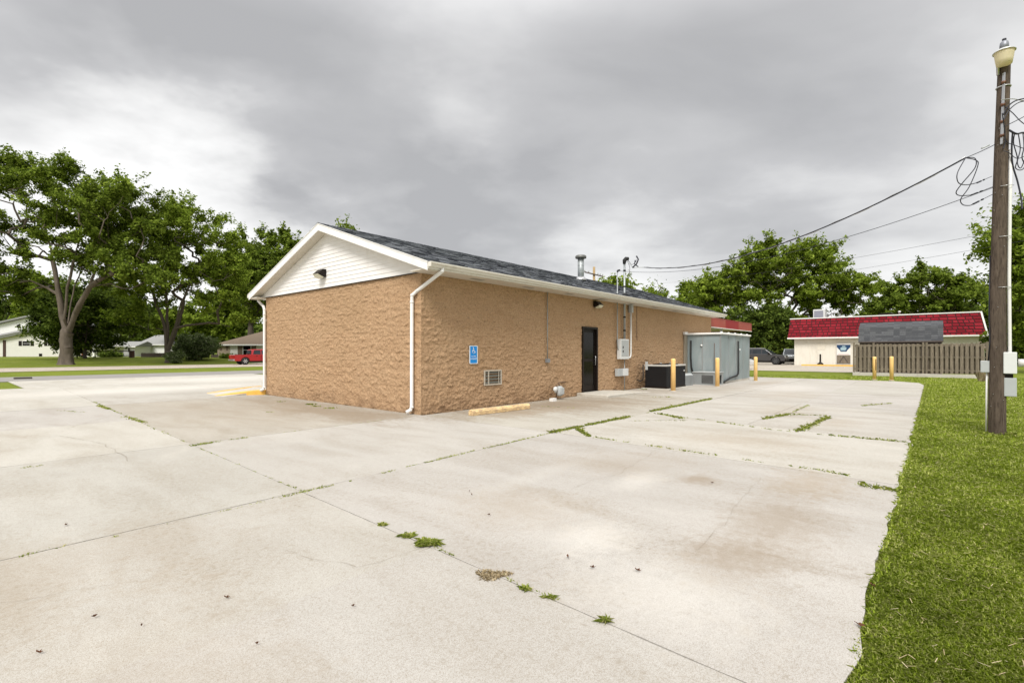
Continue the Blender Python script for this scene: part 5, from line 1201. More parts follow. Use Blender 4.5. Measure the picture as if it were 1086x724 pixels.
# white garage house centre with grey roof
def simple_house(name, label, px0, px1, Y, eave, ridge, depth, wallm, roofm, wins=(), hip=0.0, zoff=0, base_py=None, door_=None):
    b = terr(*at((px0 + px1) / 2, Y).xy) if base_py is None else zat(base_py, Y); k = Y / F; t = thing(name, label, 'house', at(px0, Y, b)); W_ = (px1 - px0) * k
    ze = zat(eave, Y) - b; zr = zat(ridge, Y + depth / 2) - b
    MB().box(0, W_, 0, depth, -.3, ze).build('wall', wallm, t)
    o_ = .45; h = hip
    A = [(-o_, -o_, ze - .05), (W_ + o_, -o_, ze - .05), (W_ + o_, depth + o_, ze - .05), (-o_, depth + o_, ze - .05)]; r0 = (-o_ + h, depth / 2, zr); r1 = (W_ + o_ - h, depth / 2, zr)
    MB().add(A + [r0, r1], [(0, 1, 5, 4), (2, 3, 4, 5), (1, 2, 5), (3, 0, 4), (3, 2, 1, 0)]).build('roof', roofm, t)
    if h == 0: MB().prism([(0.02, ze), (depth - .02, ze), (depth / 2, zr - .1)], .0, .02).build('gable', wallm, t)
    MB().box(-o_, W_ + o_, -o_ - .03, -o_, ze - .22, ze - .03).build('fascia', MT['white'], t)
    for (wx0, wx1, wy0, wy1, sh) in wins: window(t, (wx0 - px0) * k, zat(wy1, Y) - b, (wx1 - wx0) * k, (wy1 - wy0) * k, 0, sh)
    if door_: MB().box((door_[0] - px0) * k, (door_[1] - px0) * k, -.05, 0, 0, zat(door_[2], Y) - b).build('door', MT['black'], t)
    return t
simple_house('white_garage', 'small white house with pale grey roof behind the brown privacy fence', 147, 190, 92, 364.8, 355.2, 7, sdw, MT['greyshingle'], door_=(157.5, 159.8, 368), hip=1.2)
simple_house('white_outbuilding', 'white outbuilding glimpsed between the dark tree and the grey roofed house', 124, 143, 88, 367, 362, 5, sdw, MT['greyshingle'], wins=((136, 138, 366, 373, None),))
simple_house('garage', 'low white garage wall glimpsed behind the dark spreading tree', 102, 121, 100, 369, 365, 5, sdw, MT['greyshingle'])
brn = pm('brown_shutter', (.14, .10, .07), .7)
tanb = pm('tan_brick', (.33, .27, .20), .85, var=.15, vs=12, bump=.3)
RH = simple_house('ranch_house', 'tan and cream ranch house with a brown hip roof behind the red pickup', 231, 330, 76, 364.8, 348.5, 10, sdc, MT['brownshingle'], wins=((258, 266, 366.2, 376, (.75, brn)),), hip=6.5, base_py=383)
k = 76 / F; bb = RH.location.z
MB().box(-.02, (244 - 231) * k, -.06, -.001, -.3, zat(365.5, 76) - bb).build('brick_veneer', tanb, RH)
for a in (233.2, 240): MB().box((a - 231) * k, (a - 231 + 2.3) * k, -.10, -.061, zat(371.5, 76) - bb, zat(366.2, 76) - bb).build('window', brn, RH)
# house far right
simple_house('white_house', 'pale house with dark red lower wall glimpsed at the right edge beyond the pole', 1046, 1110, 62, 369.5, 362, 7, sdw, MT['brownshingle'], door_=(1044.5, 1050, 374))
tag(MB().add([tuple(LW(u, v, .0)) for u, v in ((34, -34), (60, -34), (60, -31), (34, -31))], [(0, 1, 2, 3)]).build('side_drive', MT['road2']), kind='structure')

# brown privacy fence, hedge post
def board_fence(label, px0, px1, Y, top, name='privacy_fence'):
    b = terr(*at((px0 + px1) / 2, Y).xy); t = thing(name, label, 'fence', at(px0, Y, b)); k = Y / F; W_ = (px1 - px0) * k; h = zat(top, Y) - b; x = 0; m_ = MB()
    while x < W_: m_.box(x, x + .138, 0, .02, 0, h + rnd.uniform(-.02, .02)); x += .15
    m_.build('boards', MT['fence2'], t); MB().box(0, W_, .021, .06, .3, .39).box(0, W_, .021, .06, h - .35, h - .26).build('rail', MT['fence2'], t)
board_fence('brown board privacy fence beneath the forked tree', 149.5, 186, 76, 374.3); board_fence('short brown board fence between the shrub and ranch house', 224, 231, 75, 375.5)
Yw = 78; b = terr(*at(110, Yw).xy); t = thing('iron_fence', 'dark open fence along the lawn behind the dark spreading tree', 'fence', at(103, Yw, b)); k = Yw / F
for i in range(30): MB().box(i * .175, i * .175 + .03, 0, .03, 0, 1.0).build('picket', MT['black'], t)
MB().box(0, 30 * .175, -.01, .04, .85, 1.02).box(0, 30 * .175, -.01, .04, .15, .2).build('rail', MT['black'], t)
b = terr(*at(139.8, 74).xy); t = thing('brown_post', 'dark brown square pillar standing on the lawn left of the privacy fence', 'pillar', at(139.8, 74, b)); MB().box(-.25, .25, -.25, .25, -.05, zat(372, 74) - b).build('pillar', pm('dark_brown', (.07, .025, .02), .7), t, bevel=.01); MB().box(-.29, .29, -.29, .29, zat(372, 74) - b, zat(372, 74) - b + .06).build('cap', MT['fence2'], t)
# drain curb at street
o = MB().box(-.35, .35, -.1, .3, -.02, .08).build('storm_drain', pm('drain_dark', (.07, .06, .05), .8), None, gp(24.5, 401.5), TH, bevel=.02); tag(o, 'dark storm drain inlet at the edge of the grass strip', 'drain')

# ------------------------------------------------------------------ vehicles
def arc(cx, cz, r, a0, a1, n=10): return [(cx + r * math.cos(R(a0 + (a1 - a0) * i / n)), cz + r * math.sin(R(a0 + (a1 - a0) * i / n))) for i in range(n + 1)]
def paint(name, col, metal=.0):
    m, nt, b = mk(name); o = OC(nt); nt.links.new(MIX(nt, NZ(nt, o, 2, 3), dk(col, .9), dk(col, 1.05)), b.inputs['Base Color']); b.inputs['Roughness'].default_value = .32; b.inputs['Metallic'].default_value = metal; b.inputs['Coat Weight'].default_value = .7; b.inputs['Coat Roughness'].default_value = .08; return m
def car(name, label, cat, loc, rz, body_prof, top_prof, W_, wheels, wr, pm_, wins, hood_l, glass_front=None, extra=None, inset=.16, rim=None):
    # x forward; profile in (x,z); body_prof is the full outline with arches
    t = thing(name, label, cat, loc, rz)
    MB().prism(body_prof, -W_ / 2, W_ / 2, 'y').build('body', pm_, t, bevel=.05, seg=3)
    # cabin: frustum from profile, narrower at the top
    n = len(top_prof); zb = min(z for x, z in top_prof); zt = max(z for x, z in top_prof); vs = []
    for s in (-1, 1):
        for x, z in top_prof: vs.append((x, s * (W_ / 2 - .04 - inset * (z - zb) / (zt - zb)), z))
    MB().add(vs, [tuple(range(n)), tuple(range(2 * n - 1, n - 1, -1))] + [((i + 1) % n, i, n + i, n + (i + 1) % n) for i in range(n)]).build('cabin', pm_, t, bevel=.03)
    def side(pts, s, off=.012):
        return [(x, s * (W_ / 2 - .04 - inset * (z - zb) / (zt - zb) + off), z) for x, z in pts]
    for wpts in wins:
        for s in (-1, 1): 
            v = side(wpts, s); v2 = side(wpts, s, -.01); k = len(v); MB().add(v + v2, [tuple(range(k))[::s], tuple(range(k, 2 * k))[::-s]] + [(i, (i + 1) % k, k + (i + 1) % k, k + i)[::-s] for i in range(k)]).build('side_window', MT['carglass'], t)
    for (p, q) in glass_front or []:
        def wd(z): return W_ / 2 - .12 - inset * (z - zb) / (zt - zb)
        nx = Vector((q[1] - p[1], -(q[0] - p[0]))).normalized() * .012
        if nx.y < 0: nx = -nx
        MB().add([(p[0] + nx.x, -wd(p[1]), p[1] + nx.y), (p[0] + nx.x, wd(p[1]), p[1] + nx.y), (q[0] + nx.x, wd(q[1]), q[1] + nx.y), (q[0] + nx.x, -wd(q[1]), q[1] + nx.y)], [(0, 1, 2, 3), (3, 2, 1, 0)][:1]).build('windscreen', MT['carglass'], t)
    for x in wheels:
        for s in (-1, 1):
            y0, y1 = (W_ / 2 - .22, W_ / 2 - .01); y0, y1 = (y0 * s, y1 * s)
            wo = MB().lathe([(wr * .6, min(y0, y1)), (wr * .95, min(y0, y1)), (wr, min(y0, y1) + .04), (wr, max(y0, y1) - .04), (wr * .95, max(y0, y1)), (wr * .6, max(y0, y1))], (x, 0, wr), 26, ax='y').build('wheel', MT['rubber'], t)
            rm = MB(); yo = y1 - .02 * s; rm.lathe([(wr * .62, min(yo, yo - .1 * s)), (wr * .62, max(yo, yo - .1 * s))], (x, 0, wr), 24, ax='y')
            for kk in range(6): a = kk * math.pi / 3; rm.bar((x, yo + .012 * s, wr), (x + wr * .58 * math.cos(a), yo + .012 * s, wr + wr * .58 * math.sin(a)), .03, .09)
            rm.build('rim', rim or MT['steel'], wo)
    MB().box(min(wheels) - .3, max(wheels) + .3, -W_ / 2 + .25, W_ / 2 - .25, .25, .75).build('underbody', MT['rubber'], t)
    if extra: extra(t)
    return t
lampr = pm('tail_lamp', (.4, .01, .01), .15, bump=0); lampw = pm('head_lamp', (.75, .76, .78), .12, bump=0)
def arches(x0, x1, zlow, ra): return
def prof(xr, xf, wr, wheels, zl, upper):
    p = [(xr, zl)]; ra = wr + .07
    for x in sorted(wheels): 
        dz = zl - wr; dx = math.sqrt(max(ra * ra - dz * dz, 0)); a0 = math.degrees(math.atan2(dz, -dx)); a1 = math.degrees(math.atan2(dz, dx)); a0 = a0 % 360
        p += arc(x, wr, ra, a0, a1, 12)
    p += [(xf, zl)] + upper; return p
# red pickup
redp = paint('red_car_paint', (.36, .008, .012))
tl = gp(264, 386.6); wr = .40
pr_ = prof(-2.65, 2.65, wr, (-1.55, 1.75), .42, [(2.70, .55), (2.68, .92), (2.5, 1.02), (1.25, 1.12), (.4, 1.14), (-.95, 1.14), (-.96, 1.12), (-2.6, 1.12), (-2.67, 1.08)])
tp_ = [(1.25, 1.10), (.62, 1.70), (.35, 1.76), (-.62, 1.75), (-.84, 1.66), (-.92, 1.10)]
def pk(t):
    MB().box(-2.55, -1.02, -.82, .82, 1.0, 1.14).build('bed_liner', MT['black'], t); MB().box(-2.78, -2.64, -.9, .9, .46, .62).build('rear_bumper', MT['steel'], t, bevel=.02); MB().box(2.62, 2.80, -.9, .9, .42, .62).build('front_bumper', MT['steel'], t, bevel=.03)
    for s in (-1, 1):
        MB().box(-2.69, -2.62, s * .86 - .07, s * .86 + .07, .72, 1.02).build('tail_light', lampr, t); MB().box(2.62, 2.72, s * .72 - .14, s * .72 + .14, .76, .92).build('headlight', lampw, t)
        MB().box(.1, .14, s * .93 - .01, s * .93 + .01, .45, 1.1).build('door_seam', MT['black'], t); MB().box(.95, 1.15, s * 1.02 - .08, s * 1.02 + .08, 1.12, 1.28).build('mirror', MT['black'], t)
        for x in (-.25, .7): MB().box(x - .18, x - .02, s * .945 - .012, s * .945 + .012, .98, 1.02).build('door_handle', MT['black'], t)
truck = car('pickup_truck', 'red four door pickup truck parked by the ranch house road', 'pickup', (tl.x + .1, tl.y + 1.6, .0), TH - R(3), pr_, tp_, 1.86, (-1.55, 1.75), wr, redp,
    [[(1.05, 1.16), (.62, 1.60), (.18, 1.64), (.18, 1.16)], [(.08, 1.16), (.08, 1.64), (-.58, 1.64), (-.74, 1.18)]], 0, [((1.25, 1.16), (.66, 1.66)), ((-.92, 1.20), (-.85, 1.62))], pk)
# dark suv
dk_ = paint('charcoal_car_paint', (.045, .042, .045), .3)
wr = .42
pr2 = prof(-2.4, 2.4, wr, (-1.42, 1.5), .42, [(2.46, .6), (2.44, .95), (2.25, 1.08), (1.15, 1.2), (.3, 1.2), (-2.35, 1.2), (-2.45, .9)])
tp2 = [(1.20, 1.16), (.42, 1.76), (-.1, 1.84), (-1.95, 1.80), (-2.38, 1.16)]
def sv_(t):
    MB().box(-2.5, -2.38, -.9, .9, .45, .66).build('rear_bumper', MT['black'], t, bevel=.03); MB().box(2.40, 2.52, -.88, .88, .42, .66).build('front_bumper', MT['black'], t, bevel=.03)
    for s in (-1, 1):
        MB().box(2.30, 2.45, s * .74 - .14, s * .74 + .14, .84, 1.0).build('headlight', lampw, t); MB().box(-2.46, -2.38, s * .84 - .07, s * .84 + .07, .9, 1.2).build('tail_light', lampr, t); MB().box(.75, .93, s * 1.02 - .08, s * 1.02 + .08, 1.18, 1.34).build('mirror', MT['black'], t)
        MB().bar((-1.7, s * .68, 1.87), (.1, s * .68, 1.88), .03, .04).build('roof_rail', MT['steel'], t)
        for x in (-1.15, -.15, .0): pass
        MB().box(-.02, .01, s * .94 - .01, s * .94 + .01, .5, 1.18).build('door_seam', MT['rubber'], t)
fp = at(834.5, 55); hd_ = Vector((-VD.x, -VD.y)); c_ = Vector((fp.x, fp.y)) - hd_ * 2.45
darkrim = pm('dark_rim', (.10, .10, .10), .4, .6)
car('suv', 'charcoal suv parked side on beyond the grey cooler', 'suv', (c_.x, c_.y, 0), math.atan2(hd_.y, hd_.x), pr2, tp2, 1.92, (-1.42, 1.5), wr, dk_,
    [[(1.0, 1.22), (.42, 1.66), (.12, 1.69), (.12, 1.22)], [(.02, 1.22), (.02, 1.70), (-.9, 1.70), (-.9, 1.22)], [(-1.0, 1.22), (-1.0, 1.70), (-1.75, 1.67), (-2.05, 1.24)]], 0, [((1.20, 1.22), (.46, 1.74)), ((-2.36, 1.24), (-2.0, 1.72))], sv_, rim=darkrim)
sil = paint('silver_car_paint', (.30, .32, .33), .3)
p2 = at(839, 61)
car('suv', 'silver grey suv facing the lot, half hidden behind the cream store corner', 'suv', (p2.x, p2.y, 0), R(-118), pr2, tp2, 1.88, (-1.42, 1.5), wr, sil,
    [[(1.0, 1.22), (.42, 1.66), (.12, 1.69), (.12, 1.22)], [(.02, 1.22), (.02, 1.70), (-.9, 1.70), (-.9, 1.22)]], 0, [((1.20, 1.22), (.46, 1.74))], sv_, rim=darkrim)
wht = paint('white_car_paint', (.72, .73, .74))
pr3 = prof(-2.2, 2.2, .33, (-1.35, 1.38), .3, [(2.28, .42), (2.26, .70), (2.0, .82), (1.0, .98), (.3, 1.0), (-1.9, 1.02), (-2.2, .95), (-2.25, .6)])
tp3 = [(1.05, .94), (.35, 1.40), (-.2, 1.46), (-1.0, 1.42), (-1.75, .98)]
fp = at(797.6, 41.5); c_ = Vector((fp.x, fp.y)) - hd_ * 2.28
car('white_car', 'white car whose nose just shows behind the grey cooler', 'car', (c_.x, c_.y, 0), math.atan2(hd_.y, hd_.x), pr3, tp3, 1.78, (-1.35, 1.38), .33, wht,
    [[(.85, 1.0), (.32, 1.34), (-.1, 1.38), (-.1, 1.0)], [(-.18, 1.0), (-.18, 1.38), (-.95, 1.36), (-1.4, 1.02)]], 0, [((1.05, 1.0), (.38, 1.40))],
    lambda t: [MB().box(2.12, 2.29, s * .62 - .16, s * .62 + .16, .58, .72).build('headlight', lampw, t) for s in (-1, 1)])

# ------------------------------------------------------------------ trees
def make_tree(name, label, base, h, trunk_h, trunk_r, blobs, n_cl, lpc, ls, leafm, barkm, limbs=(), seed=1, cl_r=.95, group=None, cat='tree', flat=.85, keep_low=None, jag=.28):
    """blobs: (dx,dy,z,rx,ry,rz,weight) crown volumes relative to base"""
    rs = np.random.RandomState(seed); r2 = random.Random(seed)
    t = thing(name, label, cat, base, 0, group)
    w = np.array([b[6] for b in blobs], float); w /= w.sum(); tg = []
    while len(tg) < n_cl:
        b = blobs[rs.choice(len(blobs), p=w)]; d = rs.normal(size=3); d /= np.linalg.norm(d)
        r_ = rs.uniform(.12, 1.0) ** .5; k = 1 + jag * mnoise.noise(Vector((d[0] * 2.1 + seed, d[1] * 2.1, d[2] * 2.1)))
        p = np.array([b[0] + d[0] * b[3] * r_ * k, b[1] + d[1] * b[4] * r_ * k, b[2] + d[2] * b[5] * r_ * k])
        if p[2] > min(1.0, .12 * h): tg.append(p)
    tg = np.array(tg)
    nodes = [np.zeros(3)]; par = [-1]; rad_fix = {}
    def add_path(start, pts):
        pi = start
        for p in pts:
            nodes.append(np.array(p, float)); par.append(pi); pi = len(nodes) - 1
        return pi
    nst = 4; last = add_path(0, [(r2.gauss(0, .05) * i, 0, trunk_h * i / nst) for i in range(1, nst + 1)])
    if limbs:
        for lim in limbs:
            st = 0 if lim[0] == 'base' else last; P = [nodes[st]] + [np.array(p, float) for p in lim[1:]]; seq = []
            for a, b in zip(P[:-1], P[1:]):
                m = max(2, int(np.linalg.norm(b - a) / 1.0))
                for i in range(1, m + 1): seq.append(a + (b - a) * i / m + rs.normal(size=3) * .05)
            add_path(st, seq)
    else:
        top = np.mean([[b[0], b[1], b[2]] for b in blobs], 0)
        for k in range(5):
            a = k * 2 * math.pi / 5 + seed; b = blobs[k % len(blobs)]
            e = np.array([b[0] + math.cos(a) * b[3] * .42, b[1] + math.sin(a) * b[4] * .42, b[2] + b[5] * .25]); s0 = nodes[last]; seq = []
            for i in range(1, 7): q = i / 6; seq.append(s0 * (1 - q) + e * q + np.array([0, 0, .12 * h * q * (1 - q)]) + rs.normal(size=3) * .12)
            add_path(last, seq)
    order = np.argsort(np.linalg.norm(tg - nodes[last], axis=1)); NA = np.zeros((20000, 3)); NA[:len(nodes)] = nodes
    lo = last
    for i in order:
        p = tg[i]; c0_ = len(nodes); N_ = NA[:c0_]; d = np.linalg.norm(N_ - p, axis=1) + np.maximum(N_[:, 2] - p[2], 0) * .8; d[:lo] += 4; j = int(np.argmin(d)); L_ = np.linalg.norm(N_[j] - p); m = max(1, int(L_ / 1.1)); seq = []
        for q in range(1, m + 1): f = q / m; seq.append(N_[j] * (1 - f) + p * f + np.array([0, 0, .10 * L_ * math.sin(f * math.pi)]) + rs.normal(size=3) * .06 * (f < 1))
        add_path(j, seq); NA[c0_:len(nodes)] = nodes[c0_:]
    n = len(nodes); load = np.ones(n) * .25; 
    ch = np.zeros(n, int)
    for i in range(n - 1, 0, -1): load[par[i]] += load[i]; ch[par[i]] += 1
    rad = np.power(load / load[0], .64) * trunk_r; rad = np.maximum(rad, .014)
    N_ = np.array(nodes); par_ = np.array(par); K = 7
    pa_, pb_ = N_[par_[1:]], N_[1:]; ra_, rb_ = rad[par_[1:]].copy(), rad[1:]
    ra_ = np.minimum(ra_, rb_ * 1.35)
    ra_[0] = trunk_r * 1.25; dr = pb_ - pa_; dr /= np.maximum(np.linalg.norm(dr, axis=1, keepdims=True), 1e-6)
    ref = np.where(np.abs(dr[:, 2:3]) < .9, np.array([[0, 0, 1.0]]), np.array([[1.0, 0, 0]])); X = np.cross(dr, ref); X /= np.linalg.norm(X, axis=1, keepdims=True); Yv = np.cross(dr, X)
    A = np.arange(K) * 2 * math.pi / K; cs = np.cos(A)[None, :, None]; sn = np.sin(A)[None, :, None]
    R1 = pa_[:, None] - dr[:, None] * .03 + (X[:, None] * cs + Yv[:, None] * sn) * ra_[:, None, None]; R2 = pb_[:, None] + dr[:, None] * .03 + (X[:, None] * cs + Yv[:, None] * sn) * rb_[:, None, None]
    V = np.concatenate([R1, R2], 1).reshape(-1, 3); bI = (np.arange(n - 1) * 2 * K)[:, None, None]; j = np.arange(K); fq = np.stack([j, (j + 1) % K, K + (j + 1) % K, K + j], 1)[None]
    Fc = (bI + fq).reshape(-1, 4)
    if trunk_r > .3:   # root flare
        a = np.arange(24) * 2 * math.pi / 24; prof_ = [(1.6, -.1), (1.28, .15), (1.10, .6), (1.02, 1.3), (1.0, trunk_h * .8), (.9, trunk_h * 1.02), (.6, trunk_h * 1.12)]; VV = []
        for (f_, z) in prof_:
            rr_ = trunk_r * f_ * (1 + .10 * np.sin(a * 5 + seed) * (f_ > 1.05) + .06 * rs.normal(size=24)); VV.append(np.stack([rr_ * np.cos(a), rr_ * np.sin(a), np.full(24, z)], 1))
        b0 = len(V); V = np.concatenate([V] + VV); ff = [[b0 + i * 24 + q, b0 + i * 24 + (q + 1) % 24, b0 + (i + 1) * 24 + (q + 1) % 24, b0 + (i + 1) * 24 + q] for i in range(6) for q in range(24)]; Fc = np.concatenate([Fc, np.array(ff)])
    fast('trunk', barkm, V, Fc, parent=t, smooth=True)
    # leaves: sprays along twigs around each cluster centre
    tip = np.where(ch == 0)[0]; C = np.concatenate([N_[tip], N_[par_[tip]] * .5 + N_[tip] * .5]) ; C = C[C[:, 2] > trunk_h * .55]
    tot = n_cl * lpc; sp = rs.choice(len(C), tot); nt_ = 5
    sub = rs.normal(size=(len(C), nt_, 3)) * np.array([cl_r, cl_r, cl_r * flat]) * .75; sid = rs.randint(0, nt_, tot); cc_ = tg.mean(0); ov = C - cc_; ov /= np.maximum(np.linalg.norm(ov, axis=1, keepdims=True), 1e-3); ov[:, 2] += .35; sub[:, :2] += (ov * cl_r * 1.15)[:, None, :] * rs.uniform(.5, 1.2, (len(C), 2, 1))
    along = rs.uniform(0, 1, tot)[:, None] ** .7
    P = C[sp] + sub[sp, sid] * along + rs.normal(size=(tot, 3)) * np.array([1, 1, .8]) * cl_r * .24 + np.array([0, 0, -.22]) * (rs.uniform(0, 1, (tot, 1)) * cl_r)
    nrm = rs.normal(size=(tot, 3)) * .75 + np.array([0, 0, .8]) + sub[sp, sid] * .25; nrm /= np.linalg.norm(nrm, axis=1, keepdims=True)
    tx = np.cross(nrm, rs.normal(size=(tot, 3))); tx /= np.linalg.norm(tx, axis=1, keepdims=True); ty = np.cross(nrm, tx); sz = (ls * rs.uniform(.6, 1.25, tot))[:, None]
    V = np.stack([P - tx * sz * .55, P - ty * sz * .33 + nrm * sz * .08, P + tx * sz * .6, P + ty * sz * .33 + nrm * sz * .08], 1).reshape(-1, 3)
    fast('crown', leafm, V, (np.arange(tot) * 4)[:, None] + np.arange(4)[None], parent=t)
    return t
# big maple on the left
Yt = 52; b1 = at(70, Yt); b1.z = terr(b1.x, b1.y); s_ = Yt / F
def tp(px, py, dy=0, c=70, Y=Yt, b=b1): return ((px - c) * Y / F, dy, zat(py, Y) - b.z)
make_tree('maple_tree', 'huge old maple with a thick pale trunk at the left of the photo', b1, 20, 3.4, .52,
    [(*tp(20, 205), 6.3, 5, 3.6, 3), (*tp(75, 215), 4.6, 5, 4.4, 2.6), (*tp(118, 225), 4.2, 4.5, 3.0, 2.4), (*tp(5, 260), 4.6, 4.5, 3.2, 1.8), (*tp(80, 255), 3.8, 4.5, 2.6, .9), (*tp(140, 265), 3.6, 4, 2.2, 1.0), (*tp(-40, 240), 5, 5, 5, 1.2), (*tp(25, 300), 2.6, 3, 1.2, .35), (*tp(125, 300), 2.5, 3, 1.2, .3), (*tp(150, 290), 3, 3.5, 1.6, .6), (*tp(8, 300), 2.6, 3, 2.0, .6), (*tp(100, 275), 4, 4, 2, .7)],
    400, 200, .29, MT['leafA'], MT['bark'], limbs=[('top', tp(61, 335, .5), tp(56, 300, .4), tp(46, 262, .8), tp(36, 225, .8)), ('top', tp(74, 338, -.6), tp(80, 305, -.9), tp(84, 270, -.5), tp(88, 235, 0)), ('top', tp(82, 325, .4), tp(92, 298, .6), tp(100, 265, 1.0), tp(110, 232, 1.5)), ('top', tp(84, 332, -.5), tp(104, 307, -1.0), tp(124, 290, -1.4), tp(142, 272, -1.6)), ('top', tp(66, 322, 1), tp(64, 290, 2.2), tp(70, 250, 3))], seed=3, cl_r=.85, jag=.42)
# forked tree
Yt = 60; b2 = at(181, Yt); b2.z = terr(b2.x, b2.y)
q = lambda px, py, dy=0: ((px - 181) * Yt / F, dy, zat(py, Yt) - b2.z)
make_tree('forked_tree', 'tall forked shade tree with two leaning trunks above the brown fence', b2, 18, 1.2, .46,
    [(*q(178, 240), 4.2, 4.5, 3.0, 2), (*q(150, 262), 4, 4.2, 3, 1.6), (*q(212, 250), 4, 4.5, 2.7, 2), (*q(232, 290), 3.2, 4, 3.0, 1.4), (*q(190, 285), 4.5, 4, 2.4, 1.2), (*q(140, 305), 3.2, 3, 2.8, 1.0), (*q(238, 330), 2.6, 3, 2.6, .6), (*q(148, 340), 2.6, 3, 2.2, .6), (*q(215, 300), 3.4, 3.4, 2.6, 1.0), (*q(175, 305), 3, 3, 2, .6)],
    360, 190, .29, MT['leafC'], MT['bark2'], limbs=[('top', q(176, 350, 0), q(167, 325, 0), q(156, 300, .5), q(148, 270, 1)), ('top', q(177, 345, .2), q(174, 310, .3), q(176, 275, 0), q(180, 245, 0)), ('top', q(188, 348, -.5), q(197, 322, -.9), q(210, 300, -1.2), q(226, 280, -1.2)), ('top', q(186, 345, .4), q(196, 300, .8), q(206, 262, 1.0))], seed=5, cl_r=.82, jag=.42)
def gtree(label, px, Y, top, bot, halfpx, n, lpc, ls, lm, seed, name='shade_tree', group=None, blobs=None, bk='bark2', trunk=None, cl_r=.95):
    b = at(px, Y); b.z = terr(b.x, b.y); k = Y / F; zt = zat(top, Y) - b.z; zb_ = max(zat(bot, Y) - b.z, .6 if zat(top, Y) > 6 else .05); rx = halfpx * k; cz = (zt + zb_) / 2; rz_ = (zt - zb_) / 2
    if blobs is None:
        r3 = random.Random(seed); blobs = [(0, 0, cz, rx * .72, rx * .72, rz_ * .88, 3)]
        for i in range(4): a = i * 1.57 + r3.uniform(0, 1.5); blobs.append((math.cos(a) * rx * .45, math.sin(a) * rx * .45, cz + r3.uniform(-.45, .35) * rz_, rx * .5, rx * .5, rz_ * .5, 1.1))
    return make_tree(name, label, b, zt, (.2 if zt < 5 else max(zb_ * .9, 1.2)), trunk or max(.14, zt * .02), blobs, n, lpc, ls, MT[lm], MT[bk], seed=seed, group=group, cl_r=cl_r)
gl = 'trees behind the houses on the left'
gtree('tall shade tree with a dark trunk above the ranch house roof', 266, 91, 240, 345, 42, 240, 150, .42, 'leafA', 11, group=gl, trunk=.5)
gtree('low spreading dark tree with a short trunk in front of the porch', 90, 66, 298, 377, 52, 260, 170, .36, 'leafB', 12, cl_r=1.0, trunk=.22)
gtree('dark rounded tree rising behind the left end of the white house', 0, 110, 288, 350, 34, 130, 130, .60, 'leafB', 13, group=gl)
gtree('fresh green tree just behind the white house roof', 48, 100, 284, 352, 32, 140, 140, .55, 'leafC', 14, group=gl)
gtree('dark tree filling the gap between the maple and the forked tree', 122, 105, 300, 372, 34, 150, 130, .6, 'leafA', 15, group=gl)
gtree('deep green tree behind the privacy fence and shrub', 205, 92, 318, 376, 36, 160, 130, .55, 'leafC', 16, group=gl)
gtree('mid green tree between the shrub and the ranch house roof', 238, 100, 300, 368, 30, 150, 130, .55, 'leafA', 17, group=gl)
gtree('tree rising at the gable peak of the tan building', 306, 88, 232, 350, 42, 240, 140, .52, 'leafA', 18, group=gl)
gtree('dark tree behind the right half of the ranch house', 292, 108, 262, 352, 40, 170, 130, .62, 'leafB', 19, group=gl)
gtree('dark tree far behind the small grey roofed house', 168, 118, 322, 366, 36, 130, 120, .65, 'leafB', 20, group=gl)
gtree('tree showing only its tip above the shingle ridge near the gable', 371, 70, 221, 330, 15, 80, 110, .42, 'leafA', 21)
gtree('low tree crown showing above the roof beside the service mast', 655, 66, 290, 350, 24, 90, 130, .42, 'leafC', 22)
gtree('smaller tree crown above the roof right of the service mast', 692, 74, 303, 352, 24, 80, 120, .42, 'leafC', 23)
gtree('small leafy tree filling below the big tree behind the canopy', 745, 84, 290, 368, 34, 130, 130, .5, 'leafC', 24)
def pb_(pts, px, Y):
    b = at(px, Y); return [((p[0] - px) * Y / F, p[5] if len(p) > 5 else 0, zat(p[1], Y) - terr(b.x, b.y), p[2] * Y / F, p[2] * Y / F * .9, p[3] * Y / F, p[4]) for p in pts]
gtree('broad bright green tree towering behind the cars and red roof', 815, 78, 258, 372, 90, 470, 190, .40, 'leafC', 25, blobs=pb_([(855, 290, 42, 30, 3), (818, 285, 34, 26, 2), (900, 308, 24, 22, 1.2), (780, 305, 32, 26, 2), (830, 325, 40, 28, 1.6), (757, 320, 20, 22, 1), (795, 345, 36, 20, 1.0), (885, 325, 26, 16, .6, 3)], 815, 78), trunk=.55)
gtree('dense dark green tree behind the right end of the red roof', 985, 84, 283, 365, 70, 340, 180, .44, 'leafA', 26, blobs=pb_([(975, 312, 40, 26, 3), (1020, 325, 34, 30, 2), (945, 325, 24, 18, 1), (1045, 345, 34, 26, 1.4), (990, 340, 50, 22, 1.4)], 985, 84), trunk=.45)
gr = 'trees lining the back of the neighbour lot'
gtree('dark undergrowth tree right behind the silver suv', 822, 70, 325, 384, 24, 160, 160, .40, 'leafB', 27, group=gr)
gtree('dark undergrowth tree behind the charcoal suv', 790, 72, 330, 384, 24, 160, 160, .40, 'leafB', 28, group=gr)
gtree('leafy tree hanging over the top right beyond the utility pole', 1108, 34, 200, 345, 52, 210, 150, .26, 'leafC', 29, cl_r=.75, blobs=pb_([(1115, 250, 40, 45, 3), (1085, 300, 26, 34, 1.6), (1066, 262, 16, 12, .5), (1120, 340, 40, 30, 1.2)], 1108, 34), trunk=.28)
gtree('dark low tree behind the pole boxes at the right edge', 1075, 52, 300, 384, 28, 150, 150, .32, 'leafB', 30, group=gr)
gtree('dark tree further right just outside the pole', 1140, 58, 290, 384, 44, 180, 150, .36, 'leafB', 31, group=gr)
gtree('bare pale twiggy tree top above the roof right of the mast', 700, 90, 290, 340, 12, 40, 4, .3, 'leafB', 33, bk='bark')
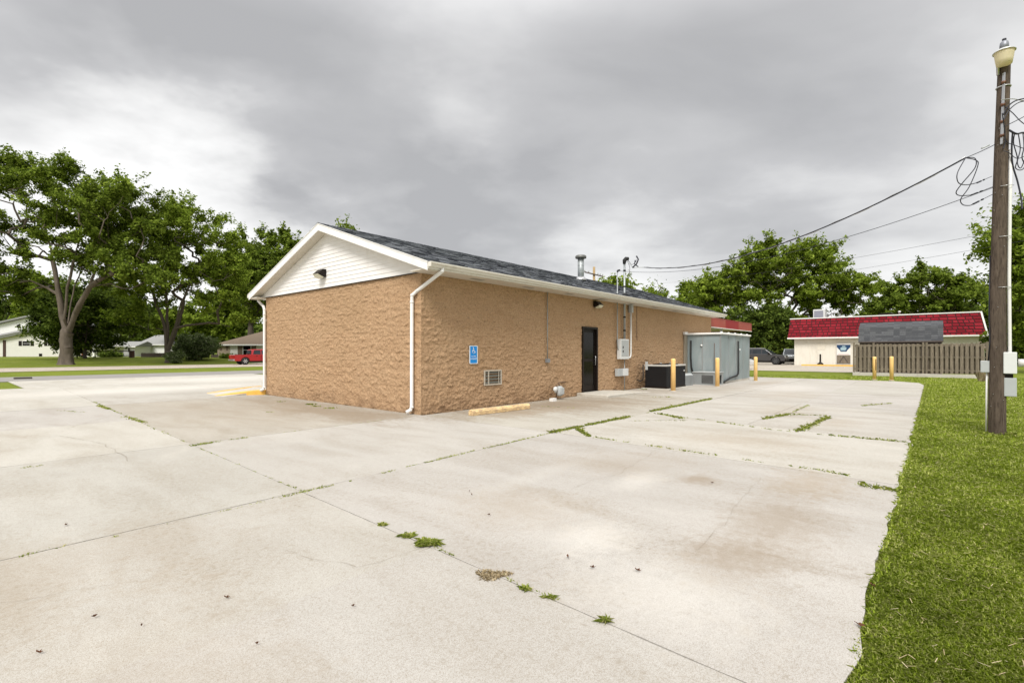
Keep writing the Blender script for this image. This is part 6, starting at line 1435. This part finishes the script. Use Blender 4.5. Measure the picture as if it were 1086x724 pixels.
# shrubs
gtree('large rounded shrub with pale blossom tips by the brown fence', 207, 66, 353, 383, 19, 170, 170, .22, 'leafD', 34, 'shrub', cl_r=.5, trunk=.08)
gtree('dark green shrub tucked under the blossoming shrub', 214, 69, 360, 384, 16, 110, 150, .25, 'leafB', 35, 'shrub', cl_r=.5, trunk=.08)
gtree('small pale green shrub at the road edge in front of the big shrub', 186, 58.5, 374, 385.5, 7, 60, 110, .16, 'leafD', 36, 'shrub', cl_r=.3, trunk=.04)
gtree('low dark bush at the foot of the dark open fence', 117, 77, 374, 381, 12, 60, 110, .25, 'leafB', 37, 'shrub', cl_r=.35, trunk=.04)
gtree('low bush at the foot of the ranch house brick wall', 240, 74, 377, 384, 6, 40, 110, .2, 'leafA', 38, 'shrub', cl_r=.3, trunk=.04)
# far wood closing the horizon
def far_wood(name, label, pts, seed, lm):
    rs = np.random.RandomState(seed); P = []
    for (px, Y, top, half) in pts:
        k = Y / F; m = 2600; d = rs.normal(size=(m, 3)); d /= np.linalg.norm(d, axis=1, keepdims=True); r_ = rs.uniform(.5, 1, m)[:, None] ** .4; zt = zat(top, Y)
        c = np.array([(px - CX) * k, Y, zt * .5]); P.append(c + d * r_ * np.array([half * k, half * k * .6, zt * .52]) * (1 + .2 * np.sin(d[:, :1] * 7 + px)))
    P = np.concatenate(P); P = P[P[:, 2] > 0]; n = len(P); nrm = rs.normal(size=(n, 3)); nrm /= np.linalg.norm(nrm, axis=1, keepdims=True); tx = np.cross(nrm, rs.normal(size=(n, 3))); tx /= np.linalg.norm(tx, axis=1, keepdims=True); ty = np.cross(nrm, tx); sz = rs.uniform(.7, 1.3, n)[:, None]
    V = np.stack([P - tx * sz, P - ty * sz * .6, P + tx * sz, P + ty * sz * .6], 1).reshape(-1, 3); o = fast(name, MT[lm], V, (np.arange(n) * 4)[:, None] + np.arange(4)[None]); tag(o, label, 'woodland', kind='stuff')
far_wood('far_woodland', 'distant belt of dark trees closing the horizon', [(px, 150 + 25 * math.sin(px * .7), 335 + 9 * math.sin(px * .13), 34) for px in range(-400, 1600, 44)], 41, 'leafB')
